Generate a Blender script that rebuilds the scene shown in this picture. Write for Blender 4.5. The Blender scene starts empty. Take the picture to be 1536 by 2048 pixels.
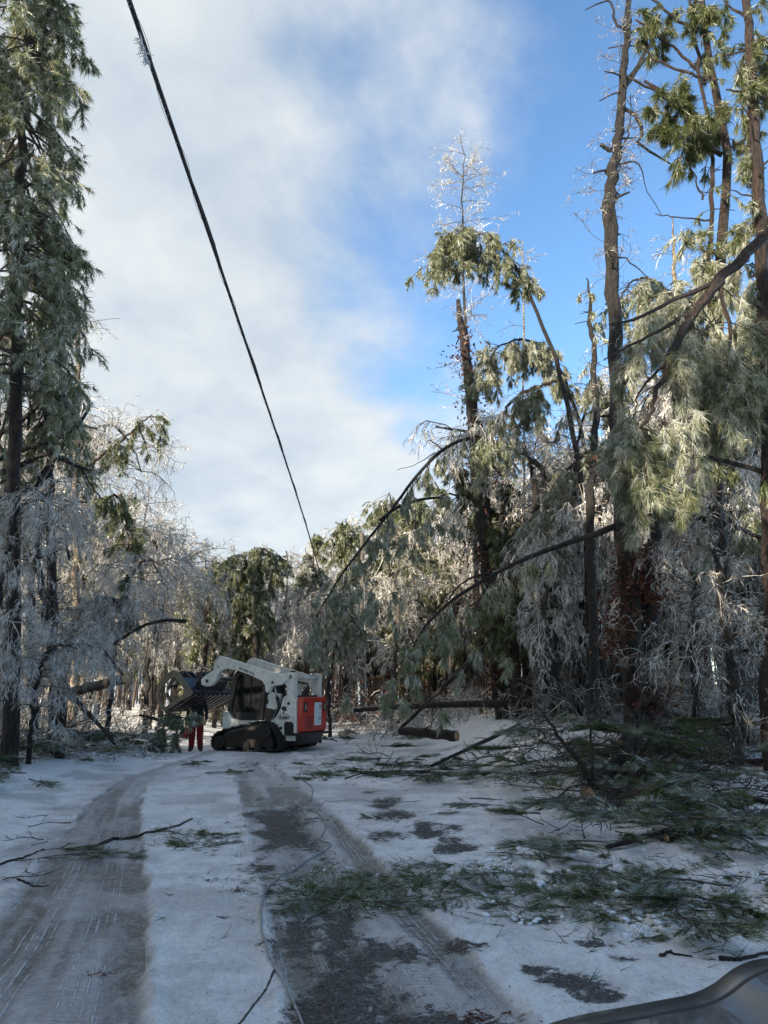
import bpy, bmesh, math, random
import numpy as np
from mathutils import Vector, Matrix

# ------------------------------------------------------------------ camera, sky, sun
SC = bpy.context.scene
FPX, HOR, CAMH = 1479.0, 1380.0, 1.6          # focal length and horizon row of a 1536 x 2048 frame, eye height
PITCH = math.atan((HOR - 1024.0) / FPX)
cam_d = bpy.data.cameras.new('camera')
cam_d.sensor_fit = 'VERTICAL'; cam_d.sensor_height = 36.0
cam_d.lens = FPX / 2048.0 * 36.0
cam_d.clip_start = 0.05; cam_d.clip_end = 2000
cam = bpy.data.objects.new('camera', cam_d)
SC.collection.objects.link(cam)
cam.location = (0, 0, CAMH); cam.rotation_euler = (math.pi / 2 + PITCH, 0, 0)
SC.camera = cam

SUN_EL, SUN_AZ = math.radians(18.5), math.radians(228)   # azimuth clockwise from +Y: behind-left of the camera
sun_dir = Vector((math.sin(SUN_AZ) * math.cos(SUN_EL), math.cos(SUN_AZ) * math.cos(SUN_EL), math.sin(SUN_EL)))
sd = bpy.data.lights.new('sun', 'SUN'); sd.energy = 3.2; sd.angle = math.radians(0.6); sd.color = (1.0, 0.87, 0.68)
sun = bpy.data.objects.new('sun', sd); SC.collection.objects.link(sun)
sun.rotation_euler = (-sun_dir).to_track_quat('-Z', 'Y').to_euler()
sun.location = (-20, -20, 30)

W = bpy.data.worlds.new('World'); SC.world = W; W.use_nodes = True
wn, wl = W.node_tree.nodes, W.node_tree.links
wn.clear()
def N(nodes, t, **kw):
    n = nodes.new(t)
    for k, v in kw.items(): setattr(n, k, v)
    return n
wo = N(wn, 'ShaderNodeOutputWorld'); bg = N(wn, 'ShaderNodeBackground'); bg.inputs[1].default_value = 0.113
sky = N(wn, 'ShaderNodeTexSky', sky_type='NISHITA'); sky.sun_disc = False
sky.sun_elevation = SUN_EL; sky.sun_rotation = SUN_AZ; sky.air_density = 1.0; sky.dust_density = 0.25; sky.ozone_density = 4.5
tc = N(wn, 'ShaderNodeTexCoord')
sep = N(wn, 'ShaderNodeSeparateXYZ'); wl.new(tc.outputs['Generated'], sep.inputs[0])
def wm(op, a, b=None, clamp=False):
    n = N(wn, 'ShaderNodeMath', operation=op, use_clamp=clamp)
    for i, q in enumerate((a, b)):
        if q is None: continue
        if isinstance(q, (int, float)): n.inputs[i].default_value = q
        else: wl.new(q, n.inputs[i])
    return n.outputs[0]
zc = wm('ADD', wm('MAXIMUM', sep.outputs[2], 0.0), 0.35)
cx = wm('DIVIDE', sep.outputs[0], zc); cy = wm('DIVIDE', sep.outputs[1], zc)
comb = N(wn, 'ShaderNodeCombineXYZ'); wl.new(cx, comb.inputs[0]); wl.new(cy, comb.inputs[1])
def wnoise(scale, det, rough, off, dist=0.0):
    mp = N(wn, 'ShaderNodeMapping'); mp.inputs['Location'].default_value = off
    wl.new(comb.outputs[0], mp.inputs[0])
    n = N(wn, 'ShaderNodeTexNoise'); n.inputs['Scale'].default_value = scale; n.inputs['Detail'].default_value = det
    n.inputs['Roughness'].default_value = rough; n.inputs['Distortion'].default_value = dist
    wl.new(mp.outputs[0], n.inputs[0]); return n.outputs['Fac']
n1 = wnoise(1.7, 7, 0.55, (3.3, 1.2, 0.0), 0.3); n2 = wnoise(5.5, 6, 0.55, (0.7, 5.2, 0.0), 0.2)
# cloud bank lies ahead and to the left and reaches down to the horizon; clearer sky opens up to the right
lat = wm('MULTIPLY', sep.outputs[0], -1.8)
low = wm('MULTIPLY', sep.outputs[2], -0.25)
cov = wm('ADD', wm('ADD', wm('MULTIPLY', n1, 1.35), wm('MULTIPLY', n2, 0.35)), wm('ADD', lat, low))
mr = N(wn, 'ShaderNodeMapRange', interpolation_type='SMOOTHSTEP')
mr.inputs['From Min'].default_value = 0.37; mr.inputs['From Max'].default_value = 0.82
mr.inputs['To Min'].default_value = 0.0; mr.inputs['To Max'].default_value = 0.93
wl.new(cov, mr.inputs['Value'])
cr_ = N(wn, 'ShaderNodeValToRGB'); wl.new(wm('ADD', wm('MULTIPLY', n2, 0.5), wm('MULTIPLY', n1, 0.5)), cr_.inputs[0])
cr_.color_ramp.elements[0].position = 0.36; cr_.color_ramp.elements[0].color = (1.34, 1.54, 1.73, 1)
cr_.color_ramp.elements[1].position = 0.64; cr_.color_ramp.elements[1].color = (2.12, 2.18, 2.14, 1)
skyc = N(wn, 'ShaderNodeMix', data_type='RGBA', blend_type='MULTIPLY'); skyc.inputs[0].default_value = 1.0
wl.new(sky.outputs[0], skyc.inputs[6]); skyc.inputs[7].default_value = (0.78, 0.79, 0.74, 1)
mx = N(wn, 'ShaderNodeMix', data_type='RGBA')
wl.new(mr.outputs[0], mx.inputs[0]); wl.new(skyc.outputs[2], mx.inputs[6]); wl.new(cr_.outputs[0], mx.inputs[7])
wl.new(mx.outputs[2], bg.inputs[0]); wl.new(bg.outputs[0], wo.inputs[0])

SC.view_settings.view_transform = 'Standard'; SC.view_settings.look = 'None'
SC.view_settings.exposure = 1.98; SC.view_settings.gamma = 1.0; SC.view_settings.use_curve_mapping = False
SC.cycles.max_bounces = 5; SC.cycles.diffuse_bounces = 3; SC.cycles.glossy_bounces = 2; SC.cycles.transmission_bounces = 3
SC.cycles.transparent_max_bounces = 4; SC.cycles.caustics_reflective = False; SC.cycles.caustics_refractive = False
SC.cycles.use_denoising = True

# ------------------------------------------------------------------ helpers: noise, rays, height
rs = np.random.RandomState(7); random.seed(7)
CP, SP = math.cos(PITCH), math.sin(PITCH)
def sst(x): x = np.clip(x, 0, 1); return x * x * (3 - 2 * x)
def vnoise(x, y, seed=0):
    xi, yi = np.floor(x).astype(np.int64), np.floor(y).astype(np.int64)
    fx, fy = x - xi, y - yi
    fx, fy = fx * fx * (3 - 2 * fx), fy * fy * (3 - 2 * fy)
    def h(a, b):
        n = (a * 374761393 + b * 668265263 + seed * 974711) & 0x7fffffff
        n = ((n ^ (n >> 13)) * 1274126177) & 0x7fffffff
        return ((n ^ (n >> 16)) & 0xffff) / 65535.0
    return (h(xi, yi) * (1 - fx) + h(xi + 1, yi) * fx) * (1 - fy) + (h(xi, yi + 1) * (1 - fx) + h(xi + 1, yi + 1) * fx) * fy
def fbm(x, y, oct=4, seed=0):
    s, a, t = 0.0, 0.5, 0.0
    for o in range(oct):
        s = s + a * vnoise(x * 2 ** o, y * 2 ** o, seed + o); t += a; a *= 0.5
    return s / t
def HGT(x, y):
    x = np.asarray(x, float); y = np.asarray(y, float)
    k = sst((y - 6) / 13.0)
    xr = 2.2 - 1.2 * k
    h = (0.10 + 0.62 * k) * sst((x - xr) / (3.2 - 0.6 * k))
    h = h + 0.22 * sst((-5.0 - x) / 3.5) * sst((y - 3) / 6)
    h = h + 0.10 * (fbm(x * 0.25 + 9, y * 0.25, 3, 3) - 0.5) * sst((np.abs(x + 2.5) - 2.5) / 3)
    h = h - 0.22 * np.exp(-((x + 5.9) / 1.3) ** 2 - ((y - 23.2) / 1.9) ** 2)
    return h
def ray(px, py):
    a, b = (px - 768.0) / FPX, (1024.0 - py) / FPX
    return np.array([a, CP - b * SP, SP + b * CP])
def P(px, py, Y):                       # point seen at that pixel, at ground distance Y
    r = ray(px, py); t = Y / r[1]
    return np.array([0, 0, CAMH]) + r * t
def G(px, py, up=0.0):                  # where the ray meets the ground
    r = ray(px, py); z = 0.0
    for _ in range(12):
        t = (z + up - CAMH) / r[2]; q = r * t
        z = 0.5 * z + 0.5 * float(HGT(q[0], q[1]))
    return np.array([q[0], q[1], float(HGT(q[0], q[1])) + up])
def proj(x, y, z):
    d = y * CP + (z - CAMH) * SP; u = -y * SP + (z - CAMH) * CP
    d = np.maximum(d, 0.05)
    return 768 + FPX * x / d, 1024 - FPX * u / d
def cr(pts, n):                         # Catmull-Rom through rows of any width
    p = np.asarray(pts, float); p = np.vstack([2 * p[0] - p[1], p, 2 * p[-1] - p[-2]])
    t = np.linspace(0, len(p) - 3 - 1e-9, n); i = t.astype(int); f = (t - i)[:, None]
    a, b, c, d = p[i], p[i + 1], p[i + 2], p[i + 3]
    return 0.5 * (2 * b + (c - a) * f + (2 * a - 5 * b + 4 * c - d) * f ** 2 + (3 * b - a - 3 * c + d) * f ** 3)
def unit(v): return v / np.maximum(np.linalg.norm(v, axis=-1, keepdims=True), 1e-9)

class MB:
    def __init__(s): s.v, s.f3, s.f4, s.a, s.n = [], [], [], [], 0
    def add(s, v, tris=None, quads=None, att=0.5):
        v = np.asarray(v, float).reshape(-1, 3)
        if tris is not None and len(tris): s.f3.append(np.asarray(tris).reshape(-1, 3) + s.n)
        if quads is not None and len(quads): s.f4.append(np.asarray(quads).reshape(-1, 4) + s.n)
        a = np.empty(len(v)); a[:] = att; s.a.append(a)
        s.v.append(v); s.n += len(v)
    def tubes(s, PP, R, k=3, att=0.5, rough=0.0, cap=False):
        PP = np.asarray(PP, float); R = np.asarray(R, float)
        if PP.ndim == 2: PP = PP[None]; R = R[None]
        n, m = PP.shape[:2]
        if n == 0: return
        T = unit(np.gradient(PP, axis=1))
        mean = unit(PP[:, -1] - PP[:, 0])
        ref = np.where(np.abs(mean[:, 2:3]) > 0.75, np.array([[0.9, 0.43, 0.05]]), np.array([[0.05, 0.1, 1.0]]))[:, None, :]
        U = unit(np.cross(T, np.broadcast_to(ref, T.shape))); V = np.cross(T, U)
        th = np.arange(k) * 2 * np.pi / k
        rr = R[:, :, None, None]
        if rough: rr = rr * (1 + rough * (rs.rand(n, m, k, 1) - 0.5) * 2)
        ring = PP[:, :, None, :] + rr * (np.cos(th)[None, None, :, None] * U[:, :, None, :] + np.sin(th)[None, None, :, None] * V[:, :, None, :])
        idx = np.arange(n * m * k).reshape(n, m, k)
        a, b = idx[:, :-1], idx[:, 1:]
        q = np.stack([a, np.roll(a, -1, 2), np.roll(b, -1, 2), b], -1)
        at = att
        if not np.isscalar(att): at = np.repeat(np.asarray(att), m * k)
        base = s.n
        s.add(ring, quads=q, att=at)
        if cap:
            c = np.arange(1, k - 1)
            for r in (0, m - 1):
                for i in range(n):
                    o = idx[i, r]
                    s.f3.append(np.stack([np.full(k - 2, o[0]), o[c], o[c + 1]], -1) + base)
    def ribbons(s, PP, W, att=0.5):      # thin twigs: a tapered strip that ends in a point
        n, m = PP.shape[:2]
        if n == 0: return
        sd = unit(np.cross(PP[:, -1] - PP[:, 0], rs.normal(size=(n, 3))))[:, None, :] * (np.broadcast_to(np.asarray(W, float), (n,))[:, None, None] * np.linspace(1, .55, m - 1)[None, :, None])
        v = np.concatenate([np.stack([PP[:, :-1] - sd, PP[:, :-1] + sd], 2).reshape(n, 2 * (m - 1), 3), PP[:, -1:]], 1)
        k = 2 * (m - 1) + 1; o = (np.arange(n) * k)[:, None, None]
        if m > 2:
            j = np.arange(m - 2) * 2; q = (np.stack([j, j + 1, j + 3, j + 2], -1)[None] + o).reshape(-1, 4)
        else: q = None
        t = np.array([[k - 3, k - 2, k - 1]])[None] + o
        s.add(v, tris=t.reshape(-1, 3), quads=q, att=att if np.isscalar(att) else np.repeat(np.asarray(att), k))
    def needles(s, B, D, L, n=12, spread=0.55, w=0.007, grav=0.35, att=0.5, back=0.5):
        # tufts of single-triangle needles round a twig tip
        N_ = len(B)
        if N_ == 0: return
        d = D[:, None, :] + spread * (.55 + .9 * rs.rand(N_, 1, 1)) * rs.normal(size=(N_, n, 3)); d[:, :, 2] -= grav * rs.rand(N_, n)
        d = unit(d)
        Ls = (np.asarray(L).reshape(-1, 1) * (0.65 + 0.5 * rs.rand(N_, n)))[:, :, None]
        b = B[:, None, :] - D[:, None, :] * (back * Ls * rs.rand(N_, n, 1))
        side = unit(np.cross(d, rs.normal(size=(N_, n, 3)))) * w
        v = np.stack([b - side, b + side, b + d * Ls], 2)
        t = np.arange(N_ * n * 3).reshape(-1, 3)
        at = att if np.isscalar(att) else np.repeat(np.asarray(att), n * 3)
        s.add(v, tris=t, att=at)
    def mesh(s, name, mats, smooth=True):
        me = bpy.data.meshes.new(name)
        V = np.concatenate(s.v) if s.v else np.zeros((0, 3))
        t = np.concatenate(s.f3) if s.f3 else np.zeros((0, 3), int)
        q = np.concatenate(s.f4) if s.f4 else np.zeros((0, 4), int)
        me.vertices.add(len(V)); me.vertices.foreach_set('co', V.astype(np.float32).ravel())
        lo = np.concatenate([t.ravel(), q.ravel()]).astype(np.int32)
        me.loops.add(len(lo)); me.loops.foreach_set('vertex_index', lo)
        npol = len(t) + len(q); me.polygons.add(npol)
        st = np.concatenate([np.arange(len(t)) * 3, len(t) * 3 + np.arange(len(q)) * 4]).astype(np.int32)
        me.polygons.foreach_set('loop_start', st)
        if smooth: me.polygons.foreach_set('use_smooth', np.ones(npol, bool))
        at = me.attributes.new('var', 'FLOAT', 'POINT'); at.data.foreach_set('value', np.concatenate(s.a).astype(np.float32) if s.a else [])
        me.update(calc_edges=True)
        for m in (mats if isinstance(mats, (list, tuple)) else [mats]): me.materials.append(m)
        return me
    def build(s, name, mat, parent=None, smooth=True):
        return link(name, s.mesh(name, mat, smooth), parent)

COL = SC.collection
def link(name, me, parent=None):
    o = bpy.data.objects.new(name, me); COL.objects.link(o)
    if parent is not None: o.parent = parent
    return o
def tag(o, label=None, cat=None, group=None, kind=None):
    if label: o['label'] = label
    if cat: o['category'] = cat
    if group: o['group'] = group
    if kind: o['kind'] = kind
    return o
def thing(name, label, cat, loc=(0, 0, 0), group=None):
    o = bpy.data.objects.new(name, None); COL.objects.link(o); o.location = loc; o.empty_display_size = 0.2
    return tag(o, label, cat, group)
def rebase(root, objs):                 # parts are modelled in world space: keep them there under a root that stands at the base
    for o in objs: o.matrix_parent_inverse = Matrix.Translation(root.location).inverted()
def copy_tree(o, parent=None):
    c = o.copy(); COL.objects.link(c)
    if parent is not None: c.parent = parent
    for ch in o.children: copy_tree(ch, c)
    return c

# ------------------------------------------------------------------ materials
def mat_new(name):
    m = bpy.data.materials.new(name); m.use_nodes = True
    return m, m.node_tree.nodes, m.node_tree.links, m.node_tree.nodes['Principled BSDF']
def ramp(nodes, links, src, stops):
    r = nodes.new('ShaderNodeValToRGB'); links.new(src, r.inputs[0])
    e = r.color_ramp.elements
    while len(e) < len(stops): e.new(0.5)
    for i, (p, c) in enumerate(stops): e[i].position = p; e[i].color = (*c, 1)
    return r.outputs[0]
def mat_noise(name, stops, scale=8.0, stretch=(1, 1, 1), rough=0.7, bump=0.0, det=6, spec=0.4, bscale=None, metal=0.0, coat=0.0, coord='Object', rr=None):
    m, n, l, b = mat_new(name)
    t = n.new('ShaderNodeTexCoord'); mp = n.new('ShaderNodeMapping'); mp.inputs['Scale'].default_value = stretch
    l.new(t.outputs[coord], mp.inputs[0])
    x = n.new('ShaderNodeTexNoise'); x.inputs['Scale'].default_value = scale; x.inputs['Detail'].default_value = det; x.inputs['Roughness'].default_value = 0.62
    l.new(mp.outputs[0], x.inputs[0]); l.new(ramp(n, l, x.outputs['Fac'], stops), b.inputs['Base Color'])
    b.inputs['Roughness'].default_value = rough; b.inputs['Specular IOR Level'].default_value = spec
    b.inputs['Metallic'].default_value = metal; b.inputs['Coat Weight'].default_value = coat
    if rr: l.new(ramp(n, l, x.outputs['Fac'], [(0.35, (rr[0],) * 3), (0.65, (rr[1],) * 3)]), b.inputs['Roughness'])
    if bump:
        y = n.new('ShaderNodeTexNoise'); y.inputs['Scale'].default_value = bscale or scale * 2; y.inputs['Detail'].default_value = 5
        l.new(mp.outputs[0], y.inputs[0])
        u = n.new('ShaderNodeBump'); u.inputs['Strength'].default_value = bump; u.inputs['Distance'].default_value = 0.03
        l.new(y.outputs['Fac'], u.inputs['Height']); l.new(u.outputs[0], b.inputs['Normal'])
    return m
def mat_var(name, stops, rough=0.5, spec=0.4, trans=0.0, tcol=(0.2, 0.25, 0.06), coat=0.0):
    # colour differs from tuft to tuft / twig to twig through the 'var' attribute
    m, n, l, b = mat_new(name)
    a = n.new('ShaderNodeAttribute'); a.attribute_name = 'var'
    l.new(ramp(n, l, a.outputs['Fac'], stops), b.inputs['Base Color'])
    b.inputs['Roughness'].default_value = rough; b.inputs['Specular IOR Level'].default_value = spec; b.inputs['Coat Weight'].default_value = coat
    b.inputs['Coat Roughness'].default_value = 0.15
    if trans:
        tr = n.new('ShaderNodeBsdfTranslucent'); tr.inputs[0].default_value = (*tcol, 1)
        mxs = n.new('ShaderNodeMixShader'); mxs.inputs[0].default_value = trans
        l.new(b.outputs[0], mxs.inputs[1]); l.new(tr.outputs[0], mxs.inputs[2])
        l.new(mxs.outputs[0], n['Material Output'].inputs[0])
    return m
M = {}
def bark(name, dark, light, ice, icea=0.62):
    m, n, l, b = mat_new(name)
    t = n.new('ShaderNodeTexCoord'); mp = n.new('ShaderNodeMapping'); mp.inputs['Scale'].default_value = (1, 1, 0.38); l.new(t.outputs['Object'], mp.inputs[0])
    x = n.new('ShaderNodeTexNoise'); x.inputs['Scale'].default_value = 17; x.inputs['Detail'].default_value = 8; x.inputs['Roughness'].default_value = 0.7; l.new(mp.outputs[0], x.inputs[0])
    y = n.new('ShaderNodeTexNoise'); y.inputs['Scale'].default_value = 2.6; y.inputs['Detail'].default_value = 8; y.inputs['Roughness'].default_value = 0.75; l.new(t.outputs['Object'], y.inputs[0])
    c = ramp(n, l, x.outputs['Fac'], [(0.43, dark), (0.58, light)])
    k = ramp(n, l, y.outputs['Fac'], [(icea - 0.02, (0, 0, 0)), (icea + 0.1, (1, 1, 1))])
    q = n.new('ShaderNodeMix'); q.data_type = 'RGBA'; l.new(k, q.inputs[0]); l.new(c, q.inputs[6]); q.inputs[7].default_value = (*ice, 1)
    l.new(q.outputs[2], b.inputs['Base Color']); b.inputs['Roughness'].default_value = 0.62; b.inputs['Specular IOR Level'].default_value = 0.45
    u = n.new('ShaderNodeBump'); u.inputs['Strength'].default_value = 1.0; u.inputs['Distance'].default_value = 0.09
    l.new(x.outputs['Fac'], u.inputs['Height']); l.new(u.outputs[0], b.inputs['Normal'])
    return m
M['bark'] = bark('dark_bark', (0.004, 0.0035, 0.003), (0.022, 0.017, 0.014), (0.10, 0.11, 0.105), 0.66)
M['bark_pine'] = bark('pine_bark', (0.006, 0.0045, 0.004), (0.046, 0.026, 0.018), (0.16, 0.16, 0.15), 0.68)
M['bark_pale'] = bark('split_pale_wood', (0.10, 0.075, 0.05), (0.40, 0.32, 0.215), (0.05, 0.04, 0.032), 0.54)
M['bark_far'] = bark('far_bark', (0.030, 0.023, 0.019), (0.14, 0.105, 0.082), (0.30, 0.29, 0.28), 0.58)
M['needle'] = mat_var('iced_pine_needles', [(0.0, (0.022, 0.036, 0.012)), (0.25, (0.064, 0.082, 0.026)), (0.5, (0.165, 0.178, 0.090)), (0.74, (0.36, 0.375, 0.295)), (1.0, (0.60, 0.62, 0.57))], rough=0.38, trans=0.22, tcol=(0.22, 0.26, 0.09))
M['needle_green'] = mat_var('fallen_pine_needles', [(0.0, (0.018, 0.032, 0.010)), (0.4, (0.046, 0.074, 0.020)), (0.65, (0.11, 0.14, 0.055)), (0.8, (0.30, 0.33, 0.29)), (1.0, (0.5, 0.54, 0.55))], rough=0.45, trans=0.12)
M['twig'] = mat_var('ice_coated_twigs', [(0.0, (0.045, 0.034, 0.029)), (0.32, (0.15, 0.130, 0.112)), (0.6, (0.38, 0.36, 0.325)), (0.8, (0.57, 0.56, 0.53)), (1.0, (0.76, 0.77, 0.77))], rough=0.26, spec=0.6)
M['twig_dark'] = mat_var('dark_twigs', [(0.0, (0.016, 0.013, 0.011)), (0.6, (0.06, 0.046, 0.038)), (1.0, (0.24, 0.23, 0.22))], rough=0.5)
M['leaf'] = mat_var('withered_oak_leaves', [(0.0, (0.030, 0.010, 0.006)), (0.5, (0.080, 0.025, 0.013)), (1.0, (0.15, 0.06, 0.03))], rough=0.55, trans=0.12, tcol=(0.2, 0.06, 0.02))
M['cutwood'] = mat_noise('fresh_cut_wood', [(0.3, (0.26, 0.16, 0.08)), (0.7, (0.48, 0.33, 0.18))], scale=14, rough=0.8)
M['snow_clod'] = mat_noise('snow_lumps', [(0.3, (0.62, 0.66, 0.72)), (0.7, (0.84, 0.86, 0.89))], scale=9, rough=0.75, bump=0.5, bscale=40)

# ------------------------------------------------------------------ ground and road
def edge(pts):                          # a line on the ground, given by the spots it passes: returns x as a function of distance y
    w = np.array([G(px, py)[:2] for px, py in pts]); o = np.argsort(w[:, 1]); w = w[o]
    return lambda y: np.interp(y, w[:, 1], w[:, 0])
E_LO = edge([(-330, 2100), (-90, 1900), (20, 1790), (105, 1690), (185, 1600), (250, 1555), (330, 1530)])
E_LI = edge([(300, 2100), (297, 1900), (296, 1790), (290, 1690), (283, 1600), (300, 1560), (360, 1530)])
E_RO = edge([(590, 2100), (545, 1900), (525, 1790), (500, 1690), (480, 1600), (470, 1560), (450, 1530)])
E_RI = edge([(1135, 2100), (960, 1925), (830, 1800), (730, 1690), (640, 1600), (590, 1560), (550, 1530)])
E_ROADL = edge([(-420, 2100), (-200, 1900), (-60, 1790), (40, 1690), (130, 1600), (200, 1555), (285, 1530), (330, 1500)])
E_ROADR = edge([(1900, 2100), (1500, 1900), (1330, 1790), (1215, 1690), (1080, 1600), (900, 1545), (830, 1520), (780, 1500)])

def blobs(px, py, L, wx=None, wy=None):
    m = np.zeros_like(px)
    for cx_, cy_, rx, ry, st in L:
        m = np.maximum(m, st * np.clip(1.15 - .8 * np.hypot((px - cx_) / rx + (0 if wx is None else wx), (py - cy_) / ry + (0 if wy is None else wy)), 0, 1))
    return m
BARE = [(700, 1960, 130, 100, 1), (640, 2040, 110, 80, 1), (800, 2040, 170, 60, .9), (590, 1880, 70, 45, .7), (690, 1880, 40, 60, .75), (930, 1885, 60, 18, .7),
        (560, 1650, 70, 48, .9), (590, 1615, 40, 26, .6), (620, 1690, 45, 25, .7), (765, 1600, 32, 16, .85), (790, 1628, 45, 20, .75), (850, 1660, 70, 24, .95), (905, 1690, 45, 22, .8), (770, 1672, 60, 20, .6),
        (1130, 1960, 80, 20, .95), (1190, 1985, 60, 18, .95), (1060, 1940, 50, 14, .9), (1180, 1885, 45, 13, .8), (1240, 1915, 45, 11, .7), (1080, 1845, 55, 12, .7), (965, 1882, 30, 9, .8), (955, 2040, 60, 26, .6),
        (470, 1755, 90, 9, .5), (440, 1830, 45, 7, .55), (400, 1690, 60, 10, .35), (520, 1735, 60, 14, .6)]
BROWN = [(40, 1870, 120, 160, .75), (160, 1760, 70, 120, .6), (210, 1600, 40, 40, .8), (110, 2010, 80, 70, .9), (190, 1620, 34, 60, .55), (60, 1800, 60, 130, .8), (130, 1690, 50, 70, .8), (230, 1650, 40, 40, .5), (255, 1578, 25, 7, .9), (180, 1700, 26, 22, .9),
         (1090, 1690, 60, 16, .7), (130, 1620, 30, 8, .8), (740, 1650, 110, 60, .25)]
GREENISH = [(700, 1780, 150, 34, 1), (850, 1760, 90, 34, 1), (640, 1800, 60, 18, 1), (1110, 1790, 180, 38, .9), (1020, 1745, 90, 30, .8), (1300, 1800, 190, 50, .9), (1450, 1850, 130, 40, .8),
            (1120, 1690, 90, 22, .7), (370, 1680, 80, 20, .7), (760, 1520, 200, 18, .8), (620, 1545, 90, 14, .8), (860, 1545, 160, 22, .9), (1030, 1545, 90, 26, .9), (1400, 1650, 160, 60, .7), (1300, 1560, 260, 50, .8),
            (480, 1530, 120, 8, .6), (200, 1500, 160, 18, .7), (600, 1640, 90, 14, .4)]
LUMP = [(1050, 1760, 220, 62, 1), (1350, 1810, 260, 80, 1), (760, 1780, 200, 44, .7), (1480, 1760, 160, 90, 1), (600, 1735, 180, 30, .45), (850, 1530, 260, 24, 1), (1250, 1850, 140, 35, .9), (420, 1760, 110, 18, .4), (430, 1835, 40, 10, .6), (1200, 1600, 300, 60, .8)]

def ground_field(x, y):
    z = HGT(x, y)
    px, py = proj(x, y, z)
    l0, l1, r0, r1 = E_LO(y), E_LI(y), E_RO(y), E_RI(y)
    wob = 0.34 * (fbm(x * 4.5, y * 2.6, 5, 11) - 0.5)
    tl = (x + wob * .4 - l0) / np.maximum(l1 - l0, .1); tr = (x + wob * .4 - r0) / np.maximum(r1 - r0, .1)
    tl0 = (x - l0) / np.maximum(l1 - l0, .1); tr0 = (x - r0) / np.maximum(r1 - r0, .1)
    e = 0.07
    def band(t): return sst(np.clip(t + .02, 0, 1) / e) * sst(np.clip(1.02 - t, 0, 1) / e)
    far = 1 - 0.6 * sst((y - 11) / 6)
    ml, mr_ = band(tl) * far, band(tr) * far
    big = fbm(x * 1.1, y * 1.1, 4, 21); med = fbm(x * 4.5, y * 4.5, 4, 5); fine = fbm(x * 17, y * 17, 3, 8)
    slush = np.clip((0.78 * ml + 0.95 * mr_) * (1 - .5 * sst((big + .5 * med - .74) * 5)), 0, 1)
    stk = np.where(ml > mr_, fbm(tl0 * 7 + 2, y * .3, 3, 61), fbm(tr0 * 8 + 5, y * .3, 3, 71)); slush = np.clip(slush * (.25 + 1.35 * sst((stk - .25) * 2)), 0, 1)
    slush = np.maximum(slush, 0.26 * sst((med - .47) * 4.5) * (x > E_ROADL(y)) * (x < E_ROADR(y)))
    slush = np.maximum(slush, 0.42 * sst((big - .52) * 7) * (np.abs(x + 2) < 4) * sst((y - 4) / 3))
    wx = 2.0 * (fbm(x * 3.3 + 3, y * 2.3, 4, 41) - .5); wy = 2.0 * (fbm(x * 3.3, y * 2.3 + 7, 4, 51) - .5)
    bare = blobs(px, py, BARE, wx, wy); bare = np.maximum(bare, 0.34 * mr_ * sst((7 - y) / 4))
    bare = bare + (0.30 * (med - .5)) * (bare > 0.02)
    brown = np.clip(np.maximum(blobs(px, py, BROWN, wx, wy) * (0.55 + .9 * (med - .3)), .62 * ml * sst((.62 - tl0) * 4) * (.4 + 1.2 * (med - .2))), 0, 1)
    green = np.clip(blobs(px, py, GREENISH, wx, wy) * (0.45 + 1.3 * (med - .3)), 0, 1)
    lump = np.clip(blobs(px, py, LUMP, wx, wy), 0, 1)
    verge = np.clip(sst((E_ROADL(y) - x) / .5) + sst((x - E_ROADR(y)) / .6), 0, 1)
    dz = 0.035 * (big - .5) * (1 - .6 * (ml + mr_)) + 0.030 * (med - .5) + 0.016 * (fine - .5)
    dz = dz - 0.022 * slush - 0.018 * np.clip(bare, 0, 1)
    cl = np.clip(fbm(x * 5.5, y * 5.5, 3, 31) - 0.45, 0, 1) * 2.2
    dz = dz + lump * (0.075 * cl ** 1.2 + 0.02 * (fine - .5))
    dz = dz + verge * (0.035 * (med - .45) + 0.03)
    # thrown-up ridges along the wheel tracks
    for t in (tl, tr):
        for c in (-0.03, 1.03): dz = dz + 0.035 * np.exp(-((t - c) / .035) ** 2) * far * np.clip(2.4 * (med - .3), 0, 1.4)
    return z + dz, slush, bare, brown, green, tl0, tr0, ml, mr_

nc, nr = 410, 350
u_ = np.linspace(-0.86, 0.86, nc); yy = np.geomspace(2.0, 60.0, nr)
X = u_[None, :] * (yy[:, None] + 1.0) - 0.0; Y = np.repeat(yy[:, None], nc, 1)
Z, a_s, a_b, a_br, a_g, a_tl, a_tr, a_ml, a_mr = ground_field(X, Y)
Vg = np.stack([X, Y, Z], -1).reshape(-1, 3)
idx = np.arange(nr * nc).reshape(nr, nc)
quads = np.stack([idx[:-1, :-1], idx[:-1, 1:], idx[1:, 1:], idx[1:, :-1]], -1).reshape(-1, 4)
qc = Vg[quads].mean(1)
on_road = (qc[:, 0] > E_ROADL(qc[:, 1])) & (qc[:, 0] < E_ROADR(qc[:, 1])) & (qc[:, 1] < 34)

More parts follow.
